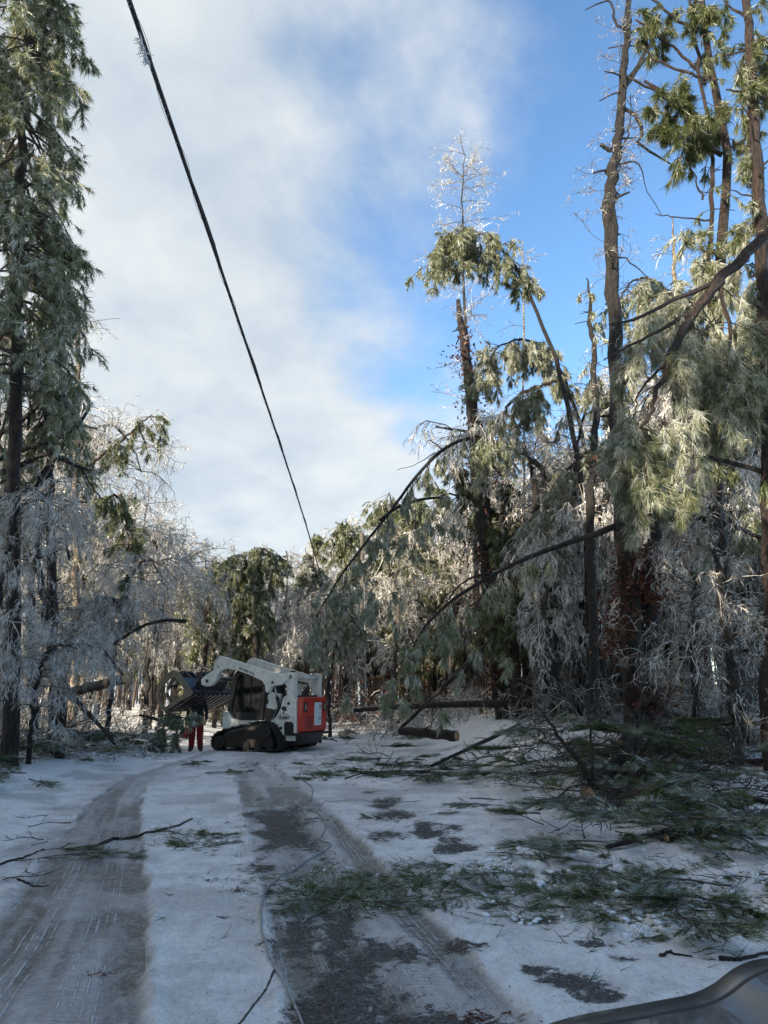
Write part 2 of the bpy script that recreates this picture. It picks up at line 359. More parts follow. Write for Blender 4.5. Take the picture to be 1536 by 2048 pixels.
def ground_material():
    m, n, l, b = mat_new('packed_snow_over_gravel')
    def att(k): a = n.new('ShaderNodeAttribute'); a.attribute_name = k; return a.outputs['Fac']
    def mth(op, a, b_=None, cl=False):
        q = n.new('ShaderNodeMath'); q.operation = op; q.use_clamp = cl
        for i, v in enumerate((a, b_)):
            if v is None: continue
            if isinstance(v, (int, float)): q.inputs[i].default_value = v
            else: l.new(v, q.inputs[i])
        return q.outputs[0]
    def mixc(f, a, b_):
        q = n.new('ShaderNodeMix'); q.data_type = 'RGBA'
        if isinstance(f, (int, float)): q.inputs[0].default_value = f
        else: l.new(f, q.inputs[0])
        for i, v in ((6, a), (7, b_)):
            if isinstance(v, tuple): q.inputs[i].default_value = (*v, 1)
            else: l.new(v, q.inputs[i])
        return q.outputs[2]
    def step(v, a, c):
        q = n.new('ShaderNodeMapRange'); q.interpolation_type = 'SMOOTHSTEP'; q.inputs['From Min'].default_value = a; q.inputs['From Max'].default_value = c
        l.new(v, q.inputs['Value']); return q.outputs[0]
    t = n.new('ShaderNodeTexCoord')
    def noise(s, d=5, r=0.6, sc=None):
        x = n.new('ShaderNodeTexNoise'); x.inputs['Scale'].default_value = s; x.inputs['Detail'].default_value = d; x.inputs['Roughness'].default_value = r
        if sc:
            mp = n.new('ShaderNodeMapping'); mp.inputs['Scale'].default_value = sc; l.new(t.outputs['Object'], mp.inputs[0]); l.new(mp.outputs[0], x.inputs[0])
        else: l.new(t.outputs['Object'], x.inputs[0])
        return x.outputs['Fac']
    nA, nB, nC, nD = noise(3.2, 6), noise(16, 6, .65), noise(75, 4, .7), noise(7, 7, .7)
    vor = n.new('ShaderNodeTexVoronoi'); vor.inputs['Scale'].default_value = 62; l.new(t.outputs['Object'], vor.inputs[0])
    vcol = n.new('ShaderNodeSeparateColor'); l.new(vor.outputs['Color'], vcol.inputs[0])
    snow = ramp(n, l, mth('ADD', mth('MULTIPLY', nA, .55), mth('MULTIPLY', nB, .45)), [(0.34, (0.62, 0.62, 0.63)), (0.45, (0.86, 0.86, 0.87)), (0.56, (0.95, 0.945, 0.94))])
    snow = mixc(mth('MULTIPLY', step(mth('ADD', mth('MULTIPLY', nC, .6), mth('MULTIPLY', noise(34, 5, .7, (1, .45, 1)), .4)), .53, .40), .5), snow, (0.46, 0.46, 0.46))
    # tyre treads: thin ribs running along each wheel track, broken up by noise
    def tread(tatt, matt, k, ph):
        w = mth('SINE', mth('ADD', mth('MULTIPLY', tatt, k), ph))
        rib = step(w, 0.45, 0.95)
        grp = step(mth('SINE', mth('ADD', mth('MULTIPLY', tatt, k * .14), ph * 1.7)), -0.35, 0.0)
        return mth('MULTIPLY', mth('MULTIPLY', rib, grp), mth('MULTIPLY', matt, mth('MULTIPLY', step(nB, .32, .5), step(noise(2.6, 4, .7), .42, .54))))
    ml, mrr = att('ml'), att('mr')
    rib = mth('ADD', tread(att('tl'), ml, 128.0, 0.6), tread(att('tr'), mrr, 150.0, 1.4), True)
    sep = n.new('ShaderNodeSeparateXYZ'); l.new(t.outputs['Object'], sep.inputs[0])
    lug = step(mth('SINE', mth('ADD', mth('MULTIPLY', sep.outputs[1], 120.0), mth('MULTIPLY', nA, 14.0))), .1, .6)
    lugm = mth('MULTIPLY', lug, mth('MULTIPLY', mth('ADD', ml, mrr, True), step(noise(1.6, 2), .5, .6)))
    slush = mth('MULTIPLY', att('slush'), mth('ADD', 0.66, mth('MULTIPLY', nD, .75)), True)
    scol = ramp(n, l, mth('ADD', mth('MULTIPLY', nB, .45), mth('MULTIPLY', noise(48, 6, .75, (1, .6, 1)), .55)), [(0.36, (0.085, 0.075, 0.066)), (0.5, (0.25, 0.235, 0.215)), (0.63, (0.60, 0.595, 0.585))])
    c = mixc(slush, snow, scol)
    c = mixc(mth('MULTIPLY', lugm, .5), c, (0.50, 0.52, 0.55))
    brown = mth('MULTIPLY', att('brown'), step(mth('ADD', mth('MULTIPLY', nD, .6), mth('MULTIPLY', nC, .4)), .36, .62))
    c = mixc(mth('MULTIPLY', brown, .8), c, ramp(n, l, nC, [(0.3, (0.085, 0.052, 0.034)), (0.7, (0.27, 0.20, 0.14))]))
    c = mixc(mth('MULTIPLY', mth('SUBTRACT', step(nB, .30, .5), rib, True), mth('MULTIPLY', mth('ADD', ml, mrr, True), .22)), c, (0.10, 0.09, 0.08))
    c = mixc(mth('MULTIPLY', rib, .9), c, (0.74, 0.74, 0.74))
    green = step(mth('ADD', mth('MULTIPLY', att('green'), .75), mth('MULTIPLY', mth('SUBTRACT', nB, .5), 1.1)), .22, .62)
    c = mixc(mth('MULTIPLY', green, .72), c, ramp(n, l, nC, [(0.3, (0.040, 0.050, 0.020)), (0.6, (0.14, 0.155, 0.085)), (.8, (.42, .45, .42))]))
    bare = step(mth('ADD', att('bare'), mth('ADD', mth('MULTIPLY', mth('SUBTRACT', nB, .5), 1.6), mth('MULTIPLY', mth('SUBTRACT', nC, .5), 1.1))), .42, .62)
    grav = ramp(n, l, vcol.outputs[0], [(0.0, (0.030, 0.029, 0.030)), (0.55, (0.075, 0.070, 0.068)), (0.9, (0.15, 0.14, 0.13)), (1, (.26, .25, .24))])
    c = mixc(mth('MULTIPLY', bare, .94), c, grav)
    # specks of bark, needles and cinders everywhere
    v2 = n.new('ShaderNodeTexVoronoi'); v2.inputs['Scale'].default_value = 21; l.new(t.outputs['Object'], v2.inputs[0])
    sp = mth('MULTIPLY', step(v2.outputs['Distance'], .17, .09), step(nD, .46, .56))
    c = mixc(mth('MULTIPLY', sp, .75), c, (0.05, 0.042, 0.034))
    l.new(c, b.inputs['Base Color'])
    rg = mth('SUBTRACT', .72, mth('MULTIPLY', slush, .30), True); l.new(rg, b.inputs['Roughness']); b.inputs['Specular IOR Level'].default_value = 0.4
    hgt = mth('ADD', mth('ADD', mth('MULTIPLY', nB, .9), mth('MULTIPLY', nC, .55)), mth('ADD', mth('MULTIPLY', rib, .8), mth('ADD', mth('MULTIPLY', lugm, .45), mth('MULTIPLY', mth('MULTIPLY', bare, vor.outputs['Distance']), 1.6))))
    u = n.new('ShaderNodeBump'); u.inputs['Strength'].default_value = 1.0; u.inputs['Distance'].default_value = 0.04
    l.new(hgt, u.inputs['Height']); l.new(u.outputs[0], b.inputs['Normal'])
    return m
M['ground'] = ground_material()
def ground_object(name, sel, extra=None):
    qs = quads[sel]; used = np.unique(qs); mp = np.full(len(Vg), -1); mp[used] = np.arange(len(used))
    mb = MB(); mb.add(Vg[used], quads=mp[qs])
    fields = [f.ravel()[used] for f in (a_s, a_b, a_br, a_g, a_tl, a_tr, a_ml, a_mr)]
    if extra is not None:
        ev, eq = extra; mb.add(ev, quads=eq)
        fields = [np.concatenate([f, np.zeros(len(ev))]) for f in fields]
    me = mb.mesh(name, M['ground'])
    for k, f in zip(('slush', 'bare', 'brown', 'green', 'tl', 'tr', 'ml', 'mr'), fields):
        a = me.attributes.new(k, 'FLOAT', 'POINT'); a.data.foreach_set('value', np.clip(f, -3, 4).astype(np.float32))
    o = link(name, me); o['kind'] = 'structure'; return o
ga = np.sign(np.linspace(-1, 1, 90)) * np.abs(np.linspace(-1, 1, 90)) ** 2.2 * 600
GX, GY = np.meshgrid(ga, ga + 8); inside = (np.abs(GX) < 0.86 * (GY + 1) + 3) & (GY > -2) & (GY < 62)
GZ = HGT(GX, GY) - np.where(inside, 0.14, 0.02)
gi = np.arange(90 * 90).reshape(90, 90)
ground_object('ground', ~on_road, (np.stack([GX, GY, GZ], -1).reshape(-1, 3), np.stack([gi[:-1, :-1], gi[:-1, 1:], gi[1:, 1:], gi[1:, :-1]], -1).reshape(-1, 4)))
ground_object('snowy_road', on_road)

# ------------------------------------------------------------------ trees: growth by levels
UP = np.array([0, 0, 1.0])
def grow(S, D, L, m=6, droop=0.0, wig=0.1):
    n = len(S); Pn = np.empty((n, m, 3)); Pn[:, 0] = S; d = unit(D); st = (np.asarray(L) / (m - 1))[:, None]
    dr = np.broadcast_to(np.asarray(droop, float), (n,))[:, None]
    for i in range(1, m):
        d = unit(d + wig * rs.normal(size=(n, 3)) - dr * UP / (m - 1))
        Pn[:, i] = Pn[:, i - 1] + d * st
    return Pn
def at(Pn, t):                          # point and tangent at fraction t of every polyline
    m = Pn.shape[1]; f = np.clip(t, 0, 1) * (m - 1) * 0.9999; i = f.astype(int); f = (f - i)[:, None]; k = np.arange(len(Pn))
    a, b = Pn[k, i], Pn[k, i + 1]
    return a + (b - a) * f, unit(b - a)
def spawn(Pn, L, c, t0, t1, ang, lr, flat=0.0, up=0.0):
    n = len(Pn); k = np.repeat(np.arange(n), c); t = t0 + (t1 - t0) * rs.rand(len(k))
    s, T = at(Pn[k], t)
    r = unit(np.cross(T, rs.normal(size=(len(k), 3)))); r[:, 2] *= (1 - flat); r = unit(r)
    a = (ang * (0.7 + .6 * rs.rand(len(k))))[:, None]
    d = unit(T * np.cos(a) + r * np.sin(a) + up * UP)
    return s, d, np.asarray(L)[k] * lr * (1.15 - .6 * t) * (0.6 + .7 * rs.rand(len(k)))
def taper(n, m, r0, r1):
    r0 = np.broadcast_to(np.asarray(r0, float), (n,))[:, None]
    r1 = np.broadcast_to(np.asarray(r1, float), (n,))[:, None]
    return r0 + (r1 - r0) * np.linspace(0, 1, m)[None]

NF = .86
def tufts_along(nd, B, L, per, nn, ln, w, frost, spread=.5, grav=.7, t0=.25):
    n = len(B)
    if n == 0: return
    k = np.repeat(np.arange(n), per); t = t0 + (1 - t0) * rs.rand(len(k)); t[::per] = 1.0
    s, T = at(B[k], t)
    nn = max(6, int(round(nn * NF))); w = w * 1.06
    fr = np.clip(frost + 0.05 + 0.22 * rs.normal(size=len(k)), 0, 1)
    nd.needles(s, unit(T + np.array([0, 0, -.35])), ln * (0.5 + .75 * rs.rand(len(k))), nn, spread, w, grav, fr)

def pine_limbs(wd, nd, S, D, L, R, droop=1.0, n1=12, per=4, nn=13, ln=.2, w=.008, frost=.5, t0=.25, lr=.32, hang=1.5, m=7, k=4, spread=.5):
    A = grow(S, D, L, m, droop, .10); wd.tubes(A, taper(len(A), m, R, .006), k, att=.3 + .4 * rs.rand(len(A)))
    s, d, l1 = spawn(A, L, n1, t0, 1.0, 1.0, lr)
    l1 = np.clip(l1, .12, 1.1); B = grow(s, d, l1, 4, hang * (.35 + .8 * rs.rand(len(s))), .18); wd.ribbons(B, .0075, att=.3 + .4 * rs.rand(len(B)))
    tufts_along(nd, B, l1, per, nn, ln, w, frost, spread)
    tufts_along(nd, A, L, 3, nn, ln, w, frost, spread, t0=.6)
    return A, B
def ice_limbs(wd, S, D, L, R, droop=.8, c=(7, 6, 4), lr=(.5, .45, .4), rmin=.0045, frost=.6, wig=.2, k=3, fr_sd=.18):
    droop = droop * (.45 + .5 * rs.rand(len(S)))
    A = grow(S, D, L, 7, droop, wig); wd.tubes(A, taper(len(A), 7, R, rmin * 1.4), max(k, 4), att=np.clip(frost - .35 + .1 * rs.normal(size=len(A)), 0, 1))
    cur, Lc = A, np.asarray(L); r = R
    for i, (ci, li) in enumerate(zip(c, lr)):
        s, d, Ln = spawn(cur, Lc, ci, .18, 1, .85, li); Ln = np.maximum(Ln, .12)
        last = i == len(c) - 1; mm = 3 if (last or i) else 5
        cur = grow(s, d, Ln, mm, float(np.mean(droop)) * (.3 + 1.5 * rs.rand(len(s))), wig); Lc = Ln
        r0 = max(rmin * (2.2 - .6 * i), rmin)
        fa = np.clip(frost + .04 * i + fr_sd * rs.normal(size=len(cur)), 0, 1)
        if last or i >= 1: wd.ribbons(cur, r0 * 1.15 * (.7 + .6 * rs.rand(len(cur))), att=fa)
        else: wd.tubes(cur, taper(len(cur), mm, r0 * (.75 + .5 * rs.rand(len(cur))), rmin * .5), 3, att=fa)
    return A
def leaves(lf, B, n, size, sd=.10):
    k = rs.randint(0, len(B), n); c = B[k] + rs.normal(size=(n, 3)) * sd
    a = unit(rs.normal(size=(n, 3)) + np.array([0, 0, -.8])); b = unit(np.cross(a, rs.normal(size=(n, 3))))
    s = size * (.6 + .8 * rs.rand(n, 1)); nrm = np.cross(a, b)
    v = np.stack([c, c + a * s * .55 + b * s * .36 + nrm * s * .12, c + a * s * 1.1, c + a * s * .5 - b * s * .36 + nrm * s * .12], 1)
    q = np.arange(n * 4).reshape(-1, 4)
    lf.add(v, quads=q, att=np.repeat(rs.rand(n), 4))

def path(pts, n=26, wig=.03):           # [(px, py, distance, radius)] -> smooth polyline and radii
    w = np.array([[*P(a, b, c), r] for a, b, c, r in pts]); q = cr(w, n)
    j = rs.normal(size=(n, 3)) * wig; j[0] = 0; j[:, 2] = 0; q[:, :3] += j
    return q[:, :3], np.maximum(q[:, 3], .008)
def footed(Q, R, foot=True):            # carry a trunk down to the ground
    b = Q[0]; z = float(HGT(b[0], b[1])) - .15
    if foot and b[2] > z:
        e = np.array([b[0] + .02, b[1], z]); Q = np.vstack([e, b * .35 + e * .65 , Q]); R = np.concatenate([[R[0] * 1.45, R[0] * 1.12], R])
    return Q, R
class Tree:
    def __init__(s, name, label, cat, base, group=None):
        s.root = thing(name, label, cat, tuple(base), group); s.parts = []
    def part(s, name, mb, mat, label=None, smooth=True):
        if mb.n == 0: return None
        o = mb.build(name, mat, s.root, smooth); s.parts.append(o)
        o.matrix_parent_inverse = Matrix.Translation(s.root.location).inverted()
        if label: o['label'] = label
        return o
def from_trunk(Q, R, n, t0, t1, az=None, el=(.1, .5)):
    t = t0 + (t1 - t0) * np.sort(rs.rand(n)); s, T = at(np.repeat(Q[None], n, 0), t)
    a = rs.rand(n) * 2 * np.pi if az is None else az[0] + az[1] * rs.normal(size=n)
    e = el[0] + (el[1] - el[0]) * rs.rand(n)
    return s, np.stack([np.cos(a) * np.cos(e), np.sin(a) * np.cos(e), np.sin(e)], -1), t
def trunk_mb(Q, R, k=12, rough=.06, stubs=0, t=(.1, .9)):
    mb = MB(); mb.tubes(Q, R, k, rough=rough, cap=True)
    if stubs:
        s, d, tt = from_trunk(Q, R, stubs, t[0], t[1], el=(-.1, .7)); L = .12 + .5 * rs.rand(stubs) ** 2
        rr = np.interp(tt, np.linspace(0, 1, len(R)), R) * .28
        A = grow(s, d, L + rr * 2, 3, .2, .1); mb.tubes(A, taper(stubs, 3, rr, rr * .55), 5, cap=True)
    return mb

# ------------------------------------------------------------------ trees of the left verge
def tree_trunk(name, label, cat, pts, mat, k=12, n=40, foot=True, stubs=0, wig=.03, rough=.06, group=None, ts=(.1, .95)):
    Q, R = path(pts, n, wig); Q, R = footed(Q, R, foot)
    T = Tree(name, label, cat, (Q[0][0], Q[0][1], max(Q[0][2], float(HGT(Q[0][0], Q[0][1])))) if foot else tuple(Q[0]), group)
    T.part('trunk', trunk_mb(Q, R, k, rough, stubs, ts), mat)
    return T, Q, R

def big_pine(label, pts, nl, t0, t1, lmax, lmin, seed_frost=.5, nn=13, droop=1.0, w=.0085, hang=1.5, n1=13, stubs=14, az=None, ln=.21, per=4, name='pine_tree'):
    T, Q, R = tree_trunk(name, label, 'pine tree', pts, M['bark_pine'], stubs=stubs)
    wd, nd = MB(), MB()
    s, d, t = from_trunk(Q, R, nl, t0, t1, az=az, el=(-.2, .45))
    f = (t - t0) / (t1 - t0); L = (lmax + (lmin - lmax) * f) * (.55 + .6 * rs.rand(nl))
    pine_limbs(wd, nd, s, d, L, .018 + .012 * L, droop, n1, per, nn, ln, w, seed_frost, hang=hang)
    T.part('limbs', wd, M['twig_dark']); T.part('crown', nd, M['needle'], smooth=False)
    return T, Q, R
big_pine('tall dense frosted pine filling the upper left edge, dark trunk below', [(22, 1465, 15, 0.161), (30, 1000, 15, 0.136), (36, 600, 15, 0.118), (48, 200, 15, 0.093), (62, 0, 15, 0.074), (80, -260, 15, 0.031)],
         180, .34, .97, 2.6, 1.3, .58, nn=14, n1=16, per=5, droop=1.5, hang=1.8, w=.010, ln=.24)
big_pine('frosted pine cut off by the left border behind the tallest one', [(-70, 1460, 17, .22), (-60, 900, 17, .18), (-50, 400, 17, .14), (-40, 0, 17, .08)], 110, .30, .97, 2.8, 1.6, .55, nn=13, n1=14, droop=1.4, w=.010, ln=.24)
big_pine('slim drooping pine beside the tallest left pine, hanging down to bare limbs', [(108, 1440, 17.5, .12), (100, 1000, 17.5, .10), (96, 700, 17.5, .08), (92, 420, 17.5, .05)], 70, .42, .98, 1.4, 1.0, .62, droop=1.9, w=.010, hang=1.9, nn=13)

# snapped tree with black broken limbs at the left border
T, Q, R = tree_trunk('broken_tree', 'snapped dark tree with jagged black broken limbs at the left border', 'tree', [(128, 1400, 16.8, 0.087), (100, 1290, 16.8, 0.087), (80, 1150, 16.8, 0.078), (72, 1050, 16.8, 0.070), (70, 975, 16.8, 0.078)], M['bark'], stubs=6)
for pts in ([(-60, 910, 16.4, 0.069), (0, 868, 16.4, 0.062), (50, 835, 16.4, 0.056), (98, 786, 16.4, 0.044)], [(-50, 940, 16.7, 0.062), (30, 905, 16.7, 0.056), (95, 885, 16.7, 0.044)],
            [(75, 975, 16.8, 0.075), (88, 948, 16.8, 0.062), (120, 900, 16.8, 0.056), (150, 858, 16.8, 0.050), (180, 816, 16.8, 0.031)], [(150, 855, 16.8, 0.037), (170, 852, 16.8, 0.031), (195, 858, 16.8, 0.019)],
            [(-40, 960, 16.6, 0.075), (30, 938, 16.6, 0.069), (90, 905, 16.8, 0.062), (125, 918, 16.9, 0.050), (160, 935, 17.0, 0.037), (200, 945, 17.1, 0.022)],
            [(75, 985, 16.8, 0.062), (105, 1020, 16.8, 0.050), (130, 1055, 16.8, 0.037), (140, 1120, 16.8, 0.025)], [(75, 985, 16.8, 0.062), (120, 1000, 16.8, 0.037), (175, 1005, 16.8, 0.019)],
            [(60, 980, 16.8, 0.062), (30, 990, 16.6, 0.050), (-40, 1010, 16.4, 0.037)], [(55, 860, 16.5, 0.037), (60, 800, 16.5, 0.031), (40, 765, 16.5, 0.019)], [(160, 935, 17.0, 0.031), (185, 975, 17.0, 0.022), (205, 998, 17.0, 0.013)],
            [(0, 850, 16.4, 0.037), (-30, 790, 16.4, 0.025)], [(125, 1380, 16.8, 0.062), (190, 1440, 16.8, 0.044), (230, 1490, 16.8, 0.025)]):
    q, r = path(pts, 10, .015); wd = MB(); wd.tubes(q, r, 7, rough=.1, cap=True); T.part('limb', wd, M['bark'])
wt = MB(); s, d, t = from_trunk(Q, R, 46, .1, 1, el=(-.4, .6)); ice_limbs(wt, s, d, .5 + .9 * rs.rand(46), .012, 1.1, (5, 4, 3), frost=.42, rmin=.004)
T.part('twigs', wt, M['twig'])

# pale split trunk behind
T, Q, R = tree_trunk('split_trunk', 'pale barkless snapped trunk standing bare against the sky at left', 'tree', [(152, 1330, 23, 0.120), (152, 1100, 23, 0.112), (153, 900, 23, 0.104), (156, 740, 23, 0.088), (156, 640, 23, 0.072), (150, 590, 23, 0.028)], M['bark_pale'], stubs=26, ts=(.35, .98))
wt = MB(); s, d, t = from_trunk(Q, R, 26, .42, .97, el=(-.1, .6)); ice_limbs(wt, s, d, .5 + .9 * rs.rand(26), .014, .35, (4, 3, 2), frost=.45, rmin=.005)
T.part('twigs', wt, M['twig'])

def bent_birch(label, pts, nl, frost=.62, L=(1.2, 2.4), droop=1.6, c=(8, 7, 5), t0=.25, az=None, group=None, rmin=.0042, mat='bark', name='ice_laden_tree', fr_sd=.16):
    T, Q, R = tree_trunk(name, label, 'tree', pts, M[mat], k=9, stubs=3, group=group)
    wt = MB(); s, d, t = from_trunk(Q, R, nl, t0, 1, az=az, el=(-.1, .7)); l_ = L[0] + (L[1] - L[0]) * rs.rand(nl)
    ice_limbs(wt, s, d, l_, .02, droop, c, frost=frost, rmin=rmin, fr_sd=fr_sd)
    T.part('twigs', wt, M['twig']); return T
bent_birch('pale weeping ice tree bowed over beneath the left bough against the sky', [(150, 1400, 25, .12), (165, 1150, 25, .10), (185, 930, 25, .08), (215, 850, 25, .06), (255, 880, 25, .04), (285, 945, 25, .02)], 44, .66, (1.3, 2.6), 1.5)
bent_birch('bowed icy tree whose twigs stream down to the right at left centre', [(175, 1420, 24, .13), (190, 1250, 24, .11), (225, 1110, 24, .09), (270, 1060, 24, .06), (310, 1085, 24, .04), (340, 1160, 24, .02)], 50, .66, (1.2, 2.6), 2.0)
bent_birch('white icy tree hanging low over the fallen log at left', [(120, 1440, 20, .10), (130, 1300, 20, .08), (175, 1210, 20, .06), (230, 1200, 20, .04), (270, 1250, 20, .02)], 44, .62, (1.0, 2.0), 2.0)
bent_birch('icy thicket tree behind the snapped dark tree', [(70, 1440, 19, .10), (60, 1200, 19, .08), (90, 1050, 19, .05), (140, 1010, 19, .03)], 40, .55, (1.2, 2.2), 1.5)
bent_birch('icy bowed sapling right behind the grapple', [(290, 1450, 25, .09), (300, 1300, 25, .07), (330, 1180, 25, .05), (370, 1150, 25, .03), (400, 1190, 25, .02)], 40, .6, (1.0, 2.0), 1.9)
bent_birch('tall icy tree at the left edge behind the pines', [(5, 1440, 22, .14), (0, 1100, 22, .11), (20, 900, 22, .08), (70, 800, 22, .04)], 40, .55, (1.4, 2.6), 1.4)
bent_birch('icy twigs fanning right above the bowed tree', [(300, 1420, 27, .08), (320, 1250, 27, .06), (345, 1140, 27, .04), (385, 1105, 27, .02)], 18, .38, (1.4, 2.3), .35, az=(0.0, .5), c=(7, 5, 2))

bent_birch('white iced tree close in front of the left border trunk', [(-20, 1470, 14.5, .07), (-10, 1300, 14.5, .06), (10, 1120, 14.5, .05), (45, 1010, 14.5, .03), (90, 1000, 14.5, .015)], 40, .62, (.8, 1.7), 1.7, rmin=.0034)
bent_birch('low iced sapling drooping over the left brush pile', [(60, 1480, 15.5, .05), (70, 1380, 15.5, .045), (95, 1300, 15.5, .03), (140, 1290, 15.5, .015)], 34, .64, (.7, 1.4), 1.8, rmin=.0034)
bent_birch('iced tree drooping towards the road beside the pale ended log', [(215, 1450, 22, .07), (230, 1300, 22, .06), (262, 1160, 22, .045), (300, 1120, 22, .03), (335, 1180, 22, .015)], 42, .66, (.9, 1.9), 1.9)

# small pine top leaning out at left, and hanging clumps
def hung_pine(label, pts, nl, t0, lmax, frost, droop=1.7, hang=1.8, n1=9, per=4, nn=13, ln=.21, w=.0085, foot=False, name='broken_pine_tree', mat='bark_pine', az=None, lmin=.5, el=(-.5, .3), cat='pine tree', k=8, stubs=0):
    T, Q, R = tree_trunk(name, label, cat, pts, M[mat], k=k, foot=foot, stubs=stubs)
    wd, nd = MB(), MB(); s, d, t = from_trunk(Q, R, nl, t0, 1, az=az, el=el); L = lmin + (lmax - lmin) * rs.rand(nl)
    pine_limbs(wd, nd, s, d, L, .014, droop, n1, per, nn, ln, w, frost, hang=hang)
    T.part('limbs', wd, M['twig_dark']); T.part('crown', nd, M['needle'], smooth=False); return T
hung_pine('sunlit broken pine bough jutting out to the right at left', [(155, 950, 23, .06), (200, 915, 23, .05), (245, 880, 23, .04), (285, 845, 23, .025), (305, 828, 23, .01)], 20, .3, 1.3, .42, name='broken_pine_bough')
hung_pine('dark pine clump hanging in the icy twigs at left centre', [(215, 1000, 22, .05), (230, 990, 22, .04), (245, 1010, 22, .03), (255, 1060, 22, .02), (262, 1120, 22, .01)], 26, .05, .9, .36, name='hanging_pine_bough')
hung_pine('narrow green pine strand hanging above the fallen log at left', [(255, 1150, 21, .03), (258, 1190, 21, .02), (262, 1250, 21, .01)], 12, .05, .45, .28, lmin=.25, name='hanging_pine_bough')

# ------------------------------------------------------------------ trees of the right verge
# the big oak with two stems
T, Q, R = tree_trunk('oak_tree', 'big dark oak rising right of centre with withered leaves at its foot', 'tree', [(1272, 1480, 16, 0.279), (1268, 1350, 16, 0.232), (1255, 1150, 16, 0.209), (1240, 950, 16, 0.194), (1232, 800, 16, 0.155), (1228, 600, 16, 0.155), (1220, 400, 16, 0.155), (1234, 300, 16, 0.116), (1243, 200, 16, 0.101), (1254, 60, 16, 0.086), (1262, -80, 16, 0.062)], M['bark'], k=18, n=70, stubs=34, wig=.03, rough=.16, ts=(.25, .98))
q, r = path([(1300, 1470, 16.1, .25), (1300, 1250, 16.1, .2), (1298, 1130, 16.1, .16), (1315, 1040, 16.2, .12), (1332, 960, 16.2, .08), (1345, 900, 16.2, .04)], 20); q, r = footed(q, r)
mb = MB(); mb.tubes(q, r, 12, rough=.08, cap=True); T.part('second_stem', mb, M['bark'])
for pts in ([(1253, 160, 16, .07), (1285, 120, 16, .055), (1312, 60, 16, .04), (1320, 30, 16, .03)], [(1252, 170, 16, .06), (1290, 120, 15.9, .03), (1350, 60, 15.8, .015)], [(1245, 215, 16, .05), (1275, 235, 16, .05), (1285, 265, 16, .045), (1275, 285, 16, .04), (1310, 310, 15.9, .03), (1350, 330, 15.8, .02), (1375, 360, 15.8, .012)],
            [(1222, 300, 16, .06), (1206, 292, 16, .045), (1200, 290, 16, .03)], [(1240, 300, 16, .03), (1258, 260, 16, .02), (1262, 190, 16, .012)], [(1258, 60, 16, .05), (1235, 50, 15.9, .035), (1225, 20, 15.9, .03), (1215, 0, 15.9, .025), (1170, 20, 15.9, .012)],
            [(1235, 330, 16, .03), (1275, 325, 16, .02), (1290, 370, 16, .012), (1325, 430, 16, .008)], [(1222, 520, 16, .03), (1250, 515, 16, .02), (1275, 535, 16, .015), (1300, 560, 16, .008)]):
    qq, rr = path(pts, 9, .02); mb = MB(); mb.tubes(qq, rr, 7, rough=.12, cap=True); T.part('limb', mb, M['bark'])
wt = MB(); s, d, t = from_trunk(Q, R, 110, .30, 1, el=(-.2, .6)); ice_limbs(wt, s, d, .35 + .9 * rs.rand(110), .009, .3, (4, 3, 2), frost=.34, rmin=.0038)
T.part('twigs', wt, M['twig'])
lf = MB(); lf_src = []
for a, b in [(1265, 1120), (1240, 1200), (1280, 1180), (1300, 1190), (1255, 1240), (1230, 1250), (1235, 1300), (1300, 1110), (1320, 1010), (1300, 1150), (1330, 1200), (1225, 920), (1235, 960), (1215, 940), (1300, 980), (1220, 1300), (1310, 1395), (1340, 1390), (1270, 1385), (1245, 1160)]: lf_src.append(P(a, b, 15.7))
leaves(lf, np.array(lf_src), 2400, .085, .17); T.part('leaves', lf, M['leaf'], smooth=False)

# leafy half-dead trunk
T, Q, R = tree_trunk('leafy_trunk', 'leaning dark trunk wrapped in rusty withered leaves right of the loader', 'tree', [(1006, 1450, 23, .22), (996, 1350, 23, .20), (985, 1250, 23, .22), (975, 1130, 23, .26), (962, 1000, 23, .27), (952, 880, 23, .22), (940, 760, 23, .17), (928, 670, 23, .14), (915, 600, 23, .07)], M['bark'], k=14, n=32, stubs=26, rough=.1)
mb = MB()
for pts in ([(985, 1130, 23, .10), (1000, 1050, 23, .07), (1002, 1010, 23, .05)], [(1002, 1025, 23, .07), (1035, 1060, 23, .08), (1060, 1110, 23, .08)], [(990, 1330, 23, .05), (960, 1300, 22.8, .04), (935, 1335, 22.6, .06), (915, 1350, 22.5, .08)]):
    q, r = path(pts, 8); mb = MB(); mb.tubes(q, r, 8, rough=.1, cap=True); T.part('limb', mb, M['bark'])
lf = MB(); k = rs.randint(6, len(Q) - 4, 130); src = Q[k] + rs.normal(size=(130, 3)) * .28
src = np.vstack([src, [P(a + rs.normal() * 14, b + rs.normal() * 20, 22.7) for a, b in [(985, 930)] * 12 + [(945, 1100)] * 8 + [(1000, 1350)] * 14 + [(975, 1230)] * 10]])
leaves(lf, src, 2100, .10, .15); T.part('leaves', lf, M['leaf'], smooth=False)
wt = MB(); s, d, t = from_trunk(Q, R, 40, .1, 1, el=(-.2, .6)); ice_limbs(wt, s, d, .5 + .9 * rs.rand(40), .010, .6, (4, 4, 3), frost=.5, rmin=.0045); T.part('twigs', wt, M['twig'])

# fine icy tree top behind it
T = bent_birch('slender glittering ice tree whose fine bare crown tops the centre right', [(965, 1400, 27, .13), (950, 1100, 27, .10), (940, 800, 27, .08), (926, 560, 27, .05), (924, 400, 27, .03), (930, 310, 27, .012)], 62, .60, (.9, 2.0), .15, (6, 5, 3), t0=.35, rmin=.0045)

